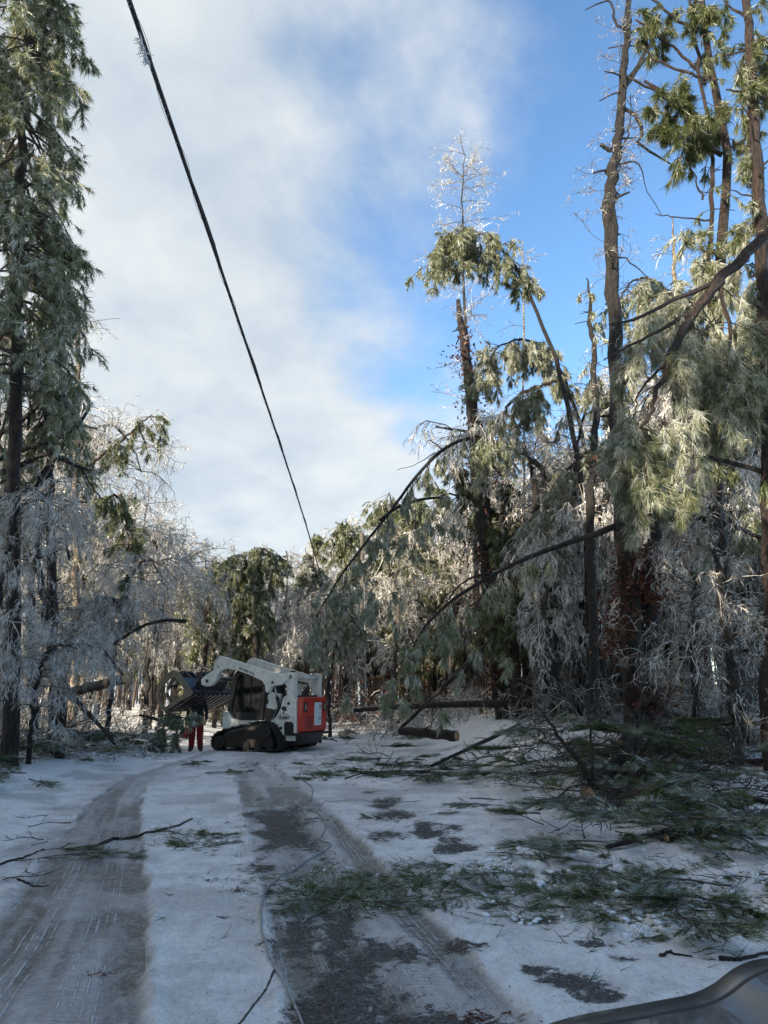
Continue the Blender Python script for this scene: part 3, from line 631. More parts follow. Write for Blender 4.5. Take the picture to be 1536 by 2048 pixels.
# arched pines
def arch(label, pts, nl, t0, lmax, frost, **kw): return hung_pine(label, pts, nl, t0, lmax, frost, foot=True, name='bent_pine_tree', mat='bark', **kw)
arch('pine bowed into a tall arch with a heavy hanging crown right of centre', [(1188, 1455, 20, 0.099), (1178, 1150, 20, 0.087), (1150, 880, 20, 0.074), (1110, 720, 20, 0.062), (1060, 590, 20, 0.050), (1010, 505, 20, 0.037), (960, 466, 20, 0.031), (920, 465, 20, 0.025), (890, 505, 20, 0.015), (878, 545, 20, 0.006)], 78, .50, 1.4, .52, n1=10, per=5, nn=14, hang=1.8, droop=1.8, el=(-.6, .3))
arch('second frosted pine bowed low in the middle of the right group', [(1205, 1455, 22, 0.087), (1195, 1150, 22, 0.074), (1170, 900, 22, 0.062), (1120, 740, 22, 0.050), (1060, 680, 22, 0.037), (990, 700, 22, 0.025), (960, 770, 22, 0.012)], 64, .42, 1.5, .66, n1=11, per=5, nn=14, hang=2.0, droop=2.1)
hung_pine('frosted hanging pine mass below the arch, green at its left side', [(1120, 760, 21, .05), (1040, 790, 21, .05), (990, 850, 21, .03), (985, 930, 21, .01)], 46, .02, 1.5, .60, droop=2.2, hang=2.0, n1=11, per=5, nn=14)
hung_pine('grey frosted pine skirt hanging between the two big right trunks', [(1180, 900, 20.5, .05), (1120, 960, 20.5, .04), (1090, 1040, 20.5, .02), (1100, 1120, 20.5, .01)], 40, .02, 1.3, .7, droop=2.2, hang=2.0, n1=10, per=5)
bent_birch('tangled icy tree behind the arched pine', [(1100, 1450, 24, .16), (1088, 1250, 24, .15), (1075, 1100, 24, .12), (1060, 930, 24, .08), (1010, 850, 24, .05), (970, 900, 24, .03)], 50, .58, (1.2, 2.4), 1.5)
bent_birch('icy tree with downswept twigs left of the big oak', [(1160, 1450, 22, .1), (1165, 1200, 22, .09), (1150, 950, 22, .06), (1180, 760, 22, .03)], 44, .58, (.9, 2.0), 1.3)

T, Q, R = tree_trunk('snag', 'thin dark snapped pole tree with a jagged tip left of the big oak', 'tree', [(1188, 1450, 18, .13), (1184, 1200, 18, .11), (1180, 1000, 18, .11), (1190, 850, 18, .09), (1186, 700, 18, .07), (1180, 620, 18, .05), (1174, 555, 18, .015)], M['bark'], stubs=20, ts=(.3, .98))
wd, nd = MB(), MB(); s, d, t = from_trunk(Q, R, 16, .45, .95, el=(-.6, .1)); pine_limbs(wd, nd, s, d, .3 + .3 * rs.rand(16), .01, 1.5, 4, 3, 14, .2, .008, .62); T.part('limbs', wd, M['twig_dark']); T.part('needle_tufts', nd, M['needle'], smooth=False)
for lab, pts in (('splintered pale spike of a snapped trunk between oak and twin pines', [(1352, 1440, 21, 0.104), (1352, 900, 21, 0.091), (1350, 640, 21, 0.078), (1348, 520, 21, 0.052), (1346, 430, 21, 0.013)]),
                 ('small splintered pale tip above the arched pine', [(1050, 1440, 28, 0.051), (1048, 900, 28, 0.042), (1046, 560, 28, 0.030), (1045, 480, 28, 0.012)])):
    T, Q, R = tree_trunk('split_trunk', lab, 'tree', pts, M['bark_pale'], stubs=8, wig=.02)
    wt = MB(); s, d, t = from_trunk(Q, R, 20, .3, .9, el=(0, .5)); ice_limbs(wt, s, d, .5 + .8 * rs.rand(20), .011, .5, (4, 3, 2), frost=.5); T.part('twigs', wt, M['twig'])

# twin pines and edge pine
T, Q, R = tree_trunk('twin_pine_tree', 'twin stemmed reddish pine with sparse tufts near the right edge', 'pine tree', [(1475, 1490, 13, 0.069), (1455, 1250, 13, 0.060), (1440, 1000, 13, 0.055), (1425, 700, 13, 0.049), (1418, 540, 13, 0.047), (1424, 400, 13, 0.043), (1422, 300, 13, 0.037), (1405, 180, 13, 0.034), (1390, 60, 13, 0.032), (1372, -110, 13, 0.023)], M['bark_pine'], k=14, n=40, stubs=30, ts=(.4, .98), rough=.09)
mb = MB()
for pts in ([(1432, 700, 13.1, .16), (1445, 480, 13.1, .14), (1452, 330, 13.1, .12), (1440, 220, 13.1, .11), (1418, 110, 13.1, .10), (1400, -20, 13.1, .09), (1388, -120, 13.1, .07)],
            [(1444, 310, 12.9, .07), (1400, 285, 12.8, .06), (1370, 230, 12.7, .05), (1330, 190, 12.6, .045), (1290, 160, 12.5, .04)], [(1390, 245, 12.8, .05), (1340, 195, 12.6, .04), (1258, 155, 12.4, .03)], [(1400, 150, 13, .05), (1350, 100, 12.9, .04), (1272, 40, 12.8, .025)],
            [(1420, 160, 13, .04), (1345, 135, 12.9, .035), (1275, 95, 12.8, .02)], [(1395, 60, 13, .05), (1340, 30, 12.9, .04), (1290, -20, 12.8, .03)], [(1424, 440, 13, .03), (1370, 437, 13, .02), (1310, 428, 13, .012)], [(1452, 300, 13.1, .03), (1485, 280, 13, .025), (1520, 255, 13, .015)],
            [(1405, 400, 13, .03), (1390, 350, 12.9, .02), (1375, 320, 12.9, .012)]):
    q, r = path(pts, 12, .02); mb = MB(); mb.tubes(q, r * .72, 10, rough=.1, cap=True); T.part('limb', mb, M['bark_pine'])
wd, nd = MB(), MB()
def clump(pts, Y, n, L, frost, down=-.4, nn=16, ln=.24, per=5, n1=6, jit=.15):
    c = np.array([P(a, b, Y) for a, b in pts]); k = rs.randint(0, len(c), n); s = c[k] + rs.normal(size=(n, 3)) * jit
    d = unit(rs.normal(size=(n, 3)) + np.array([0, 0, down])); pine_limbs(wd, nd, s, d, L * (.6 + .7 * rs.rand(n)), .010, 1.4, n1, per, nn, ln, .0075, frost, t0=.1, lr=.5)
clump([(1330, 200), (1350, 230), (1380, 250), (1340, 260), (1370, 280), (1330, 240), (1400, 240)], 12.8, 34, .55, .22)
clump([(1300, 60), (1330, 50), (1380, 30), (1420, 30), (1400, 90), (1340, 40), (1430, 80), (1395, 10)], 12.9, 26, .5, .25)
clump([(1450, 230), (1470, 250), (1440, 200)], 13.2, 12, .45, .4); clump([(1400, 480), (1420, 520), (1440, 560), (1390, 560)], 13, 22, .6, .6)
s, d, t = from_trunk(Q, R, 30, .3, 1, el=(-.5, .2)); pine_limbs(wd, nd, s, d, .35 + .6 * rs.rand(30), .010, 1.3, 3, 2, 12, .2, .0075, .35)
T.part('limbs', wd, M['twig_dark']); T.part('crown', nd, M['needle'], smooth=False)

T, Q, R = tree_trunk('pine_tree', 'straight pine trunk standing at the right border', 'pine tree', [(1545, 1490, 12, 0.158), (1540, 1100, 12, 0.137), (1532, 700, 12, 0.119), (1522, 450, 12, 0.108), (1512, 250, 12, 0.094), (1498, 60, 12, 0.079), (1485, -110, 12, 0.058)], M['bark_pine'], k=14, n=40, stubs=22, ts=(.4, .98), rough=.09)
mb = MB()
for pts in ([(1536, 195, 11.9, .03), (1490, 184, 11.8, .025), (1450, 178, 11.8, .018)], [(1500, 50, 12, .04), (1480, 25, 11.9, .035), (1445, 0, 11.9, .02)], [(1520, 400, 12, .025), (1490, 390, 12, .02), (1460, 380, 12, .012)], [(1515, 300, 12, .03), (1470, 120, 12, .01)]):
    q, r = path(pts, 8, .02); mb = MB(); mb.tubes(q, r * .8, 7, rough=.1, cap=True); T.part('limb', mb, M['bark_pine'])
wd, nd = MB(), MB(); clump([(1500, 120), (1490, 150), (1510, 90), (1530, 60), (1535, 130), (1480, 200)], 12, 30, .55, .35); clump([(1535, 300), (1520, 420), (1500, 440)], 12, 12, .5, .5)
T.part('limbs', wd, M['twig_dark']); T.part('crown', nd, M['needle'], smooth=False)

# heavy hung-up pine top at the right, curtain of foliage
T, Q, R = tree_trunk('broken_pine_tree', 'huge broken pine top hung up at right with a curtain of needles', 'pine tree', [(1580, 430, 11.5, .10), (1520, 480, 11.5, .10), (1455, 545, 11.4, .09), (1400, 610, 11.2, .08), (1355, 680, 11, .06), (1320, 760, 10.9, .045), (1300, 825, 10.9, .03), (1285, 880, 10.9, .012)], M['bark_pine'], foot=False, k=9)
wd, nd = MB(), MB(); mb = MB()
for pts in ([(1440, 560, 11.4, .05), (1350, 600, 11, .035), (1270, 640, 10.8, .025), (1215, 650, 10.8, .012)], [(1390, 625, 11.2, .05), (1320, 660, 11, .03), (1260, 690, 10.9, .02), (1205, 720, 10.8, .01)], [(1440, 570, 11.3, .04), (1460, 680, 11.2, .03), (1455, 780, 11.2, .015)], [(1340, 720, 11, .03), (1290, 770, 10.9, .02), (1270, 820, 10.9, .01)]):
    q, r = path(pts, 10, .02); mb = MB(); mb.tubes(q, r, 7, rough=.1); T.part('limb', mb, M['bark_pine'])
def curtain(pts, n, L, frost, droop=2.2, nn=20, n1=12, per=5, ln=.21, w=.0048):
    q, r = path(pts, 30, .02); s, d, t = from_trunk(q, r, n, 0, 1, el=(-.7, .2)); pine_limbs(wd, nd, s, d, L * (.5 + .7 * rs.rand(n)), .012, droop, n1, per, nn, ln, w, frost, hang=2.0)
curtain([(1440, 570, 11.6, .01), (1400, 620, 11.4, .01), (1345, 700, 11.2, .01), (1300, 800, 11, .01), (1285, 870, 11, .01)], 36, 1.3, .68)
curtain([(1270, 850, 11, .01), (1290, 920, 11, .01), (1310, 980, 11, .01)], 34, .9, .5)
curtain([(1430, 620, 11.6, .01), (1450, 700, 11.5, .01), (1465, 780, 11.5, .01)], 30, 1.3, .58)
curtain([(1500, 520, 12.3, .01), (1530, 560, 12.3, .01), (1560, 600, 12.3, .01), (1530, 640, 12.3, .01)], 34, 1.4, .62)
curtain([(1350, 560, 13.5, .01), (1300, 620, 13.5, .01), (1270, 700, 13.5, .01)], 28, 1.3, .70)
T.part('limbs', wd, M['twig_dark']); T.part('crown', nd, M['needle'], smooth=False)
hung_pine('dark drooping pine behind the hung-up top at right', [(1450, 1440, 17, .1), (1455, 1100, 17, .09), (1470, 800, 17, .06), (1490, 620, 17, .03)], 56, .35, 1.5, .6, droop=2.0, hang=2.0, n1=11, per=4, foot=True, name='pine_tree')
hung_pine('pine skirt drooping below the hung-up top at the right border', [(1560, 700, 12.5, .05), (1480, 720, 12.5, .04), (1430, 800, 12.5, .02)], 26, .02, 1.4, .6, droop=2.2, hang=2.0, n1=11, per=4)
hung_pine('frosted pine spray against the sky behind oak and twin pines', [(1350, 640, 18, .05), (1320, 570, 18, .04), (1270, 560, 18, .03), (1230, 610, 18, .015)], 40, .02, 1.5, .62, droop=2.0, hang=2.0, n1=11, per=4)

# long bare arched limbs with hanging tassels
def arched_limb(label, pts, n, L, frost, lo=.3, extra=None, subs=()):
    T, Q, R = tree_trunk('arched_limb', label, 'branch', pts, M['bark'], foot=False, k=8, n=30, wig=.01)
    for p_ in subs:
        q, r = path(p_, 10, .02); mb = MB(); mb.tubes(q, r, 6); T.part('side_limb', mb, M['bark'])
    wd, nd = MB(), MB(); t = lo + (1 - lo) * np.sort(rs.rand(n)); s, tg = at(np.repeat(Q[None], n, 0), t)
    d = unit(tg * .8 + rs.normal(size=(n, 3)) * .35 + np.array([0, 0, -.5])); l_ = L * (.5 + .8 * rs.rand(n))
    pine_limbs(wd, nd, s, d, l_, .010, 3.0, 6, 4, 15, .22, .0085, frost, t0=.45, lr=.3, hang=2.2, spread=.38)
    if extra:
        for c, nn_, LL in extra:
            cc = np.array([P(*c) for _ in range(nn_)]) + rs.normal(size=(nn_, 3)) * np.array([.5, .3, .35])
            pine_limbs(wd, nd, cc, unit(rs.normal(size=(nn_, 3)) + np.array([0, 0, -.6])), LL * (.6 + .6 * rs.rand(nn_)), .009, 2.0, 8, 4, 14, .22, .0085, frost, t0=.1)
    T.part('twigs', wd, M['twig_dark']); T.part('needle_tassels', nd, M['needle'], smooth=False)
arched_limb('long black limb arching down left from the leafy trunk with hanging needle tassels', [(985, 866, 22.5, 0.056), (930, 878, 22, 0.056), (885, 900, 21.5, 0.052), (835, 950, 21, 0.048), (790, 1010, 20.6, 0.040), (740, 1075, 20.3, 0.036), (690, 1140, 20, 0.032), (655, 1195, 20, 0.024), (630, 1240, 20, 0.016), (618, 1290, 20, 0.006)], 50, .85, .64, .08,
            extra=[((755, 1190, 20.2), 13, .6), ((800, 1080, 20.6), 8, .6), ((690, 1190, 20), 5, .5), ((850, 1040, 21), 7, .5)], subs=[[(760, 1040, 20.4, .05), (800, 1012, 20.8, .05), (850, 998, 21.2, .045), (885, 994, 21.5, .03)], [(885, 900, 21.5, .02), (860, 880, 21.3, .015), (850, 895, 21.2, .006)], [(870, 905, 21.4, .02), (830, 930, 21, .01), (790, 940, 20.8, .006)]])
arched_limb('black limb sweeping down left from the big oak across the leafy trunk', [(1250, 1045, 16, 0.083), (1190, 1068, 16, 0.068), (1110, 1095, 16, 0.056), (1040, 1122, 16, 0.049), (985, 1150, 16, 0.041), (920, 1190, 16, 0.038), (870, 1230, 16, 0.030), (835, 1275, 16, 0.022), (815, 1330, 16, 0.011)], 26, .7, .58, .25,
            extra=[((905, 1280, 16), 6, .5), ((870, 1300, 16), 4, .5), ((820, 1390, 16), 5, .45), ((900, 1240, 16), 3, .4)], subs=[[(985, 1150, 16, .03), (955, 1150, 16, .025), (910, 1180, 15.9, .02), (880, 1225, 15.9, .01)], [(985, 1150, 16, .03), (960, 1200, 16, .02), (935, 1260, 16, .01)]])
arched_limb('thin limb curving right across the hung-up pine top', [(1205, 960, 12.5, .02), (1240, 935, 12.4, .025), (1310, 918, 12.2, .03), (1390, 914, 12, .035), (1460, 925, 12, .04), (1560, 955, 12, .05)], 10, .5, .35)
arched_limb('dark limb reaching right from the oak below the hung-up top', [(1310, 1045, 16, .07), (1370, 1035, 15.5, .06), (1440, 1045, 15, .05), (1560, 1090, 14, .04)], 8, .5, .5)

# mid-size trunks of the right wood, each placed where it stands
for i, (lab, pts, mt) in enumerate((
    ('thick dark leaning trunk behind the slash left of the oak', [(1118, 1440, 21, .22), (1105, 1300, 21, .2), (1090, 1150, 21, .17), (1080, 1080, 21, .14), (1070, 960, 21, .08)], 'bark'),
    ('reddish straight trunk right of the oak in the wood', [(1400, 1470, 19, .12), (1395, 1200, 19, .11), (1385, 1000, 19, .10), (1375, 800, 19, .08)], 'bark_pine'),
    ('grey leaning trunk splitting at the base near the right border', [(1490, 1480, 15, .20), (1470, 1300, 15, .17), (1440, 1100, 15, .15), (1430, 950, 15, .13)], 'bark'),
    ('thin curved dark stem in front of the twin pine', [(1470, 1510, 12, .06), (1465, 1350, 12, .055), (1445, 1220, 12, .05), (1430, 1090, 12, .04), (1425, 1000, 12, .02)], 'bark'),
    ('pale broken stump post right of the oak', [(1365, 1450, 20, .09), (1362, 1370, 20, .085), (1360, 1330, 20, .03)], 'bark_pale'),
    ('dark bent sapling by the right border with crooked boughs', [(1390, 1480, 14, .07), (1388, 1340, 14, .06), (1385, 1230, 14, .05), (1395, 1150, 14, .03)], 'bark'),
    ('slender dark stem close beside the leafy trunk', [(1040, 1440, 25, .10), (1030, 1250, 25, .09), (1025, 1100, 25, .07)], 'bark'),
    ('dark stem left of the leaning trunk in the right wood', [(1075, 1440, 26, .11), (1080, 1250, 26, .1), (1070, 1000, 26, .06)], 'bark_pine'),
    ('tall thin trunk behind the frosted pine spray', [(1310, 1440, 22, .12), (1320, 1100, 22, .1), (1330, 800, 22, .07), (1325, 600, 22, .03)], 'bark_pine'))):
    T, Q, R = tree_trunk('forest_trunk', lab, 'tree', pts, M[mt], k=10, stubs=8)
    wt = MB(); nn_ = 34; s, d, t = from_trunk(Q, R, nn_, .1, 1, el=(-.3, .6)); ice_limbs(wt, s, d, .5 + 1.1 * rs.rand(nn_), .010, .9, (5, 4, 3), frost=.46, rmin=.0042); T.part('twigs', wt, M['twig'])

# ------------------------------------------------------------------ trees behind the loader
hung_pine('green drooping pine with a rounded top behind the grapple', [(400, 1440, 31, .14), (410, 1300, 31, .12), (420, 1180, 31, .08), (428, 1112, 31, .03)], 90, .12, 2.0, .40, foot=True, name='pine_tree', droop=1.9, hang=1.9, w=.012, nn=13, ln=.24, n1=11, lmin=.6)
arch('pine bowed into a hoop behind the loader arm, left of two', [(514, 1430, 30, .16), (513, 1300, 30, .14), (505, 1200, 30, .09), (494, 1130, 30, .06), (478, 1110, 30, .05), (455, 1128, 30, .035), (430, 1170, 30, .01)], 66, .22, 1.5, .42, w=.012, nn=12, ln=.24, n1=9)
arch('pine bowed into a narrow hoop behind the loader, right of two', [(517, 1430, 30.5, .14), (518, 1300, 30.5, .12), (518, 1180, 30.5, .08), (521, 1110, 30.5, .06), (530, 1098, 30.5, .05), (545, 1120, 30.5, .03), (556, 1180, 30.5, .01)], 60, .28, 1.4, .45, w=.012, nn=12, ln=.24, n1=9)
hung_pine('pine with a rounded green tip standing high behind the black limb', [(690, 1430, 46, .2), (690, 1250, 46, .15), (690, 1100, 46, .09), (692, 1038, 46, .03)], 80, .3, 2.2, .42, foot=True, name='pine_tree', droop=1.8, w=.017, nn=11, ln=.3, n1=10, lmin=.7, el=(-.5, .5))
hung_pine('yellow green pine left of the downed cable', [(612, 1430, 40, .16), (614, 1250, 40, .12), (618, 1130, 40, .05)], 70, .3, 1.8, .34, foot=True, name='pine_tree', droop=1.7, w=.015, nn=11, ln=.28, n1=10, lmin=.7)
hung_pine('pine with frosted tip behind the long arched limb', [(785, 1430, 42, .2), (784, 1200, 42, .15), (782, 1050, 42, .08), (780, 985, 42, .03)], 90, .25, 2.2, .40, foot=True, name='pine_tree', droop=1.8, w=.016, nn=11, ln=.3, n1=10, lmin=.7)
hung_pine('yellowish pine behind the arched limb tassels', [(830, 1430, 36, .16), (828, 1250, 36, .12), (826, 1090, 36, .05)], 70, .25, 1.6, .32, foot=True, name='pine_tree', droop=1.7, w=.014, nn=11, ln=.28, n1=10, lmin=.6)
bent_birch('pinkish icy tree in full sun behind the leafy trunk', [(880, 1430, 38, .15), (880, 1280, 38, .12), (885, 1180, 38, .08), (895, 1110, 38, .03)], 60, .60, (1.2, 2.4), 1.6, (8, 7, 5), rmin=.006)
bent_birch('crooked green-grey tree forking right of the loader', [(660, 1440, 27, 0.060), (655, 1320, 27, 0.054), (652, 1270, 27, 0.048), (665, 1230, 27, 0.030), (672, 1190, 27, 0.012)], 34, .5, (1.0, 2.0), 1.6, mat='bark')
hung_pine('frosted pine draped over a bent stem right of the loader', [(640, 1440, 24, .045), (665, 1330, 24, .04), (678, 1250, 24, .03), (690, 1220, 24, .02), (715, 1250, 24, .012)], 20, .35, 1.0, .64, foot=True, name='bent_pine_tree', w=.010, droop=2.3)

# prototypes for the wood behind
def proto_ice(h, bend, nl, frost, c=(7, 6, 4), droop=1.2, rmin=.006, r=.11, L=(.8, 2.0), t0=.3, mat='bark_far'):
    n = 16; t = np.linspace(0, 1, n); Q = np.stack([bend * h * t ** 2.5 + .05 * rs.normal(size=n) * t, .1 * rs.normal(size=n) * t, h * np.where(t < .7, t, .7 + (t - .7) * (1 - .9 * min(abs(bend) * 1.6, 1)))], -1)
    R = r * (1 - .85 * t) + .01; mb = trunk_mb(Q, R, 7, .06, 4); wt = MB()
    s, d, tt = from_trunk(Q, R, nl, t0, 1, el=(-.1, .7)); ice_limbs(wt, s, d, L[0] + (L[1] - L[0]) * rs.rand(nl), .016, droop, c, frost=frost, rmin=rmin)
    return mb.mesh('trunk', M[mat]), wt.mesh('twigs', M['twig'])
def proto_pine(h, nl, L, frost, r=.15, t0=.3, bend=.05, w=.016):
    n = 14; t = np.linspace(0, 1, n); Q = np.stack([bend * h * t ** 3, 0 * t, h * t], -1); R = r * (1 - .88 * t) + .01
    mb = trunk_mb(Q, R, 7, .06, 6); wd, nd = MB(), MB(); s, d, tt = from_trunk(Q, R, nl, t0, 1, el=(-.4, .4)); f = (tt - t0) / (1 - t0)
    pine_limbs(wd, nd, s, d, (L * (1.1 - .75 * f)) * (.6 + .5 * rs.rand(nl)), .016, 1.7, 9, 4, 11, .28, w, frost, hang=1.8)
    wd2 = MB(); wd2.v, wd2.f3, wd2.f4, wd2.a, wd2.n = wd.v, wd.f3, wd.f4, wd.a, wd.n
    return mb.mesh('trunk', M['bark_pine']), nd.mesh('crown', M['needle'], False), wd2.mesh('limbs', M['twig_dark'])
PI_ = [proto_ice(9, .1, 40, .64), proto_ice(8, .45, 44, .70, droop=1.8), proto_ice(10, .05, 26, .56, droop=.5, t0=.45, r=.08), proto_ice(7, .7, 40, .68, droop=2.0), proto_ice(11, -.12, 34, .6, droop=.9, t0=.4), proto_ice(8.5, -.5, 44, .70, droop=1.8)]
PP_ = [proto_pine(9, 60, 1.7, .42), proto_pine(11, 54, 1.5, .50, t0=.4), proto_pine(8, 54, 1.4, .36, bend=.25)]
SKY = np.array([(-500, 400), (0, 720), (150, 830), (330, 1060), (400, 1130), (480, 1120), (560, 1120), (640, 1075), (720, 1050), (800, 1030), (880, 1030), (950, 980), (1100, 900), (1300, 760), (1536, 660), (2000, 500)], float)
def place_proto(kind, pr, x, y, top, label, group, h0):
    z = float(HGT(x, y)) - .05
    nm = 'background_pine_tree' if kind else 'background_tree'
    rt = thing(nm, label, 'pine tree' if kind else 'tree', (x, y, z), group)
    s = top / h0; rt.scale = (min(s, 1.5) * random.uniform(.9, 1.15),) * 2 + (s,); rt.rotation_euler = (random.gauss(0, .04), random.gauss(0, .04), random.uniform(0, 6.28))
    for me in pr: link(me.name.split('.')[0], me, rt)
HI = [9, 7, 10, 6, 11, 7.5]; HP = [9, 11, 8]
rnd = random.Random(11)
for i in range(330):
    px = rnd.uniform(-40, 1700) if i < 170 else (rnd.uniform(330, 1000) if i < 250 else rnd.uniform(1000, 1640))
    Yd = rnd.choice([rnd.uniform(30, 44), rnd.uniform(36, 60), rnd.uniform(48, 78)])
    if px < 330 or px > 1030: Yd = rnd.uniform(23, 60)
    if i >= 250: Yd = rnd.uniform(19, 40)
    x = (px - 768) / FPX * Yd * 1.02
    if abs(x - (-3.4 + .05 * (Yd - 20))) < 1.6 and Yd < 42: continue
    if abs(px - 722) < 26 and Yd < 46: continue
    zt = CAMH + (HOR - np.interp(px, SKY[:, 0], SKY[:, 1])) / FPX * Yd
    top = float(np.clip(zt * rnd.uniform(.72, 1.06), 4.0, 15))
    zi = int(np.searchsorted([120, 300, 400, 500, 600, 700, 800, 900, 1050, 1200, 1350], px))
    zone = ['beyond the left border pines', 'behind the snapped tree at left', 'behind the left fallen log', 'behind the grapple', 'behind the loader cab', 'behind the red rear door', 'by the far utility pole', 'beneath the arched limb', 'behind the leafy trunk', 'left of the big oak', 'behind the big oak', 'beyond the twin pines at right'][zi]
    dist = 'farther back ' if Yd > 46 else ''
    if rnd.random() < (.6 if 380 < px < 960 else .74):
        j = rnd.choice([0, 1, 2, 2, 3, 4, 4, 5]); lk = ['upright icy bare tree', 'bowed icy tree', 'slender icy bare tree', 'low arched icy tree', 'tall icy bare tree', 'bent icy tree'][j]
        place_proto(0, PI_[j], x, Yd, top, lk + ' ' + dist + zone, 'icy trees ' + zone, HI[j])
    else:
        j = rnd.randrange(3); lk = ['full iced pine', 'tall sparse iced pine', 'leaning iced pine'][j]
        place_proto(1, PP_[j], x, Yd, top * 1.02, lk + ' ' + dist + zone, 'iced pines ' + zone, HP[j])
# pines that stand beside and behind the camera along the left verge and keep the road in shade
sh = random.Random(3)
for i in range(84):
    a_, b_ = sh.uniform(-8, 9), sh.uniform(0, 23); d_ = sh.uniform(16, 34); x, y = a_ - .743 * d_, b_ - .669 * d_
    if x > -6.5 - max(y, 0) * .35: x = -7.5 - max(y, 0) * .5 - sh.uniform(0, 4)
    if math.hypot(x, y) < 13.5: continue
    if i % 4 == 3: place_proto(0, PI_[i % 5], x, y, sh.uniform(8, 11), 'icy tree of the wood beside and behind the camera', 'icy trees beside the camera', HI[i % 5])
    else: place_proto(1, PP_[i % 2], x, y, sh.uniform(15.5, 19.5), 'tall pine of the wood beside and behind the camera', 'pines beside the camera', HP[i % 2])

for i, (x, y, h) in enumerate([(-13.5, 9, 20), (-15.5, 6, 21), (-17, 10.5, 21), (-12.5, 4.5, 19), (-16, 13, 20)]): place_proto(1, PP_[i % 2], x, y, h, 'very tall pine of the wood left of the frame', 'very tall pines left of the frame', HP[i % 2])
# far wood: one mass of stems and twigs closing the view
wt, ws = MB(), MB(); n = 1500
Yd = rs.uniform(62, 120, n); px = rs.uniform(-500, 2000, n); x = (px - 768) / FPX * Yd
h = np.clip((CAMH + (HOR - np.interp(px, SKY[:, 0], SKY[:, 1]) ) / FPX * Yd) * rs.uniform(.5, .92, n), 3, 16)
S = np.stack([x, Yd, np.zeros(n) - .2], -1); D = unit(np.stack([.06 * rs.normal(size=n), .06 * rs.normal(size=n), np.ones(n)], -1))
A = grow(S, D, h, 5, .1, .04); ws.tubes(A, taper(n, 5, .05 + .08 * rs.rand(n), .02), 4, att=rs.rand(n))
s, d, l1 = spawn(A, h, 14, .25, 1, .9, .22); B = grow(s, d, np.clip(l1, .5, 2.5), 4, 1.2, .15); wt.ribbons(B, .026, att=np.clip(.5 + .2 * rs.normal(size=len(B)), 0, 1))
fw = wt.build('far_wood', M['twig']); tag(fw, 'far wood of ice grey bare twigs closing the view', 'wood', kind='stuff')
fs = ws.build('far_wood_stems', M['bark_far']); tag(fs, 'far wood of thin brown stems closing the view', 'wood', kind='stuff')

# frosted undergrowth in four thickets
def thicket(name, label, region, n, frost, h=(.4, 1.4), rmin=.005, droop=.9, c=(5, 4), leafn=0):
    wt = MB(); S = []
    for _ in range(n):
        x0, x1, y0, y1 = region; yv = rs.uniform(y0, y1); xv = rs.uniform(x0, x1)
        S.append((xv, yv, float(HGT(xv, yv)) - .03))
    S = np.array(S); D = unit(rs.normal(size=(n, 3)) * .5 + UP); L = h[0] + (h[1] - h[0]) * rs.rand(n)
    ice_limbs(wt, S, D, L, .010, droop, c, (.6, .5), frost=frost, rmin=rmin)
    o = wt.build(name, M['twig']); tag(o, label, 'undergrowth', kind='stuff')
    return S
thicket('undergrowth', 'white frosted brush thicket along the left verge', (-13, -7.7, 16.5, 25), 260, .62, (.5, 1.9))
thicket('undergrowth', 'brown and grey brush behind the loader', (-8, 3, 31, 50), 210, .40, (.6, 2.4), rmin=.009)
thicket('undergrowth', 'icy dark brush on the right bank under the trees', (3.2, 14, 16, 30), 250, .42, (.5, 2.0))
thicket('undergrowth', 'pale frosted brush at the far end of the right bank', (-.5, 4.0, 25, 32), 150, .72, (.5, 1.6))
lf = MB(); n = 500; s = np.stack([rs.uniform(-6, 6, n), rs.uniform(30, 44, n), rs.uniform(.1, 2.4, n)], -1); leaves(lf, s, 3000, .14, .3)
tag(lf.build('dry_leaves', M['leaf'], smooth=False), 'rusty beech leaves low in the wood behind the loader', 'leaves', kind='stuff')

# ------------------------------------------------------------------ the track loader
def paint(name, col, rough=.4, dirt=(.09, .075, .06), amt=.5, coat=.2, scale=3.5):
    m, n, l, b = mat_new(name)
    t = n.new('ShaderNodeTexCoord'); x = n.new('ShaderNodeTexNoise'); x.inputs['Scale'].default_value = scale; x.inputs['Detail'].default_value = 9; x.inputs['Roughness'].default_value = .7; l.new(t.outputs['Object'], x.inputs[0])
    f = ramp(n, l, x.outputs['Fac'], [(.46, (0, 0, 0)), (.78, (amt,) * 3)])
    q = n.new('ShaderNodeMix'); q.data_type = 'RGBA'; l.new(f, q.inputs[0]); q.inputs[6].default_value = (*col, 1); q.inputs[7].default_value = (*dirt, 1)
    l.new(q.outputs[2], b.inputs['Base Color']); b.inputs['Roughness'].default_value = rough; b.inputs['Coat Weight'].default_value = coat
    return m
M['white'] = paint('white_paint', (.72, .72, .67), .42, (.12, .10, .08), .62, .15, 6.0); M['red'] = paint('red_paint', (.50, .028, .018), .42, amt=.35); M['black'] = paint('black_steel', (.012, .012, .013), .45, (.05, .042, .035), .7)
M['rubber'] = paint('track_rubber', (.008, .008, .008), .75, (.028, .022, .017), .8, 0); M['olive'] = paint('worn_olive_steel', (.16, .13, .085), .5, (.05, .045, .04), .8)
M['rust'] = paint('rusty_undercarriage', (.016, .012, .009), .7, (.05, .034, .024), .8, 0); M['steel'] = paint('bright_steel', (.5, .5, .5), .25, amt=.3); M['steel'].node_tree.nodes['Principled BSDF'].inputs['Metallic'].default_value = .8
M['paper'] = paint('white_sticker', (.66, .68, .72), .6, amt=.1, coat=0); M['decal'] = paint('black_decal', (.02, .022, .02), .5, amt=.1, coat=0); M['lamp'] = paint('lamp_lens', (.34, .25, .22), .15, amt=.2)
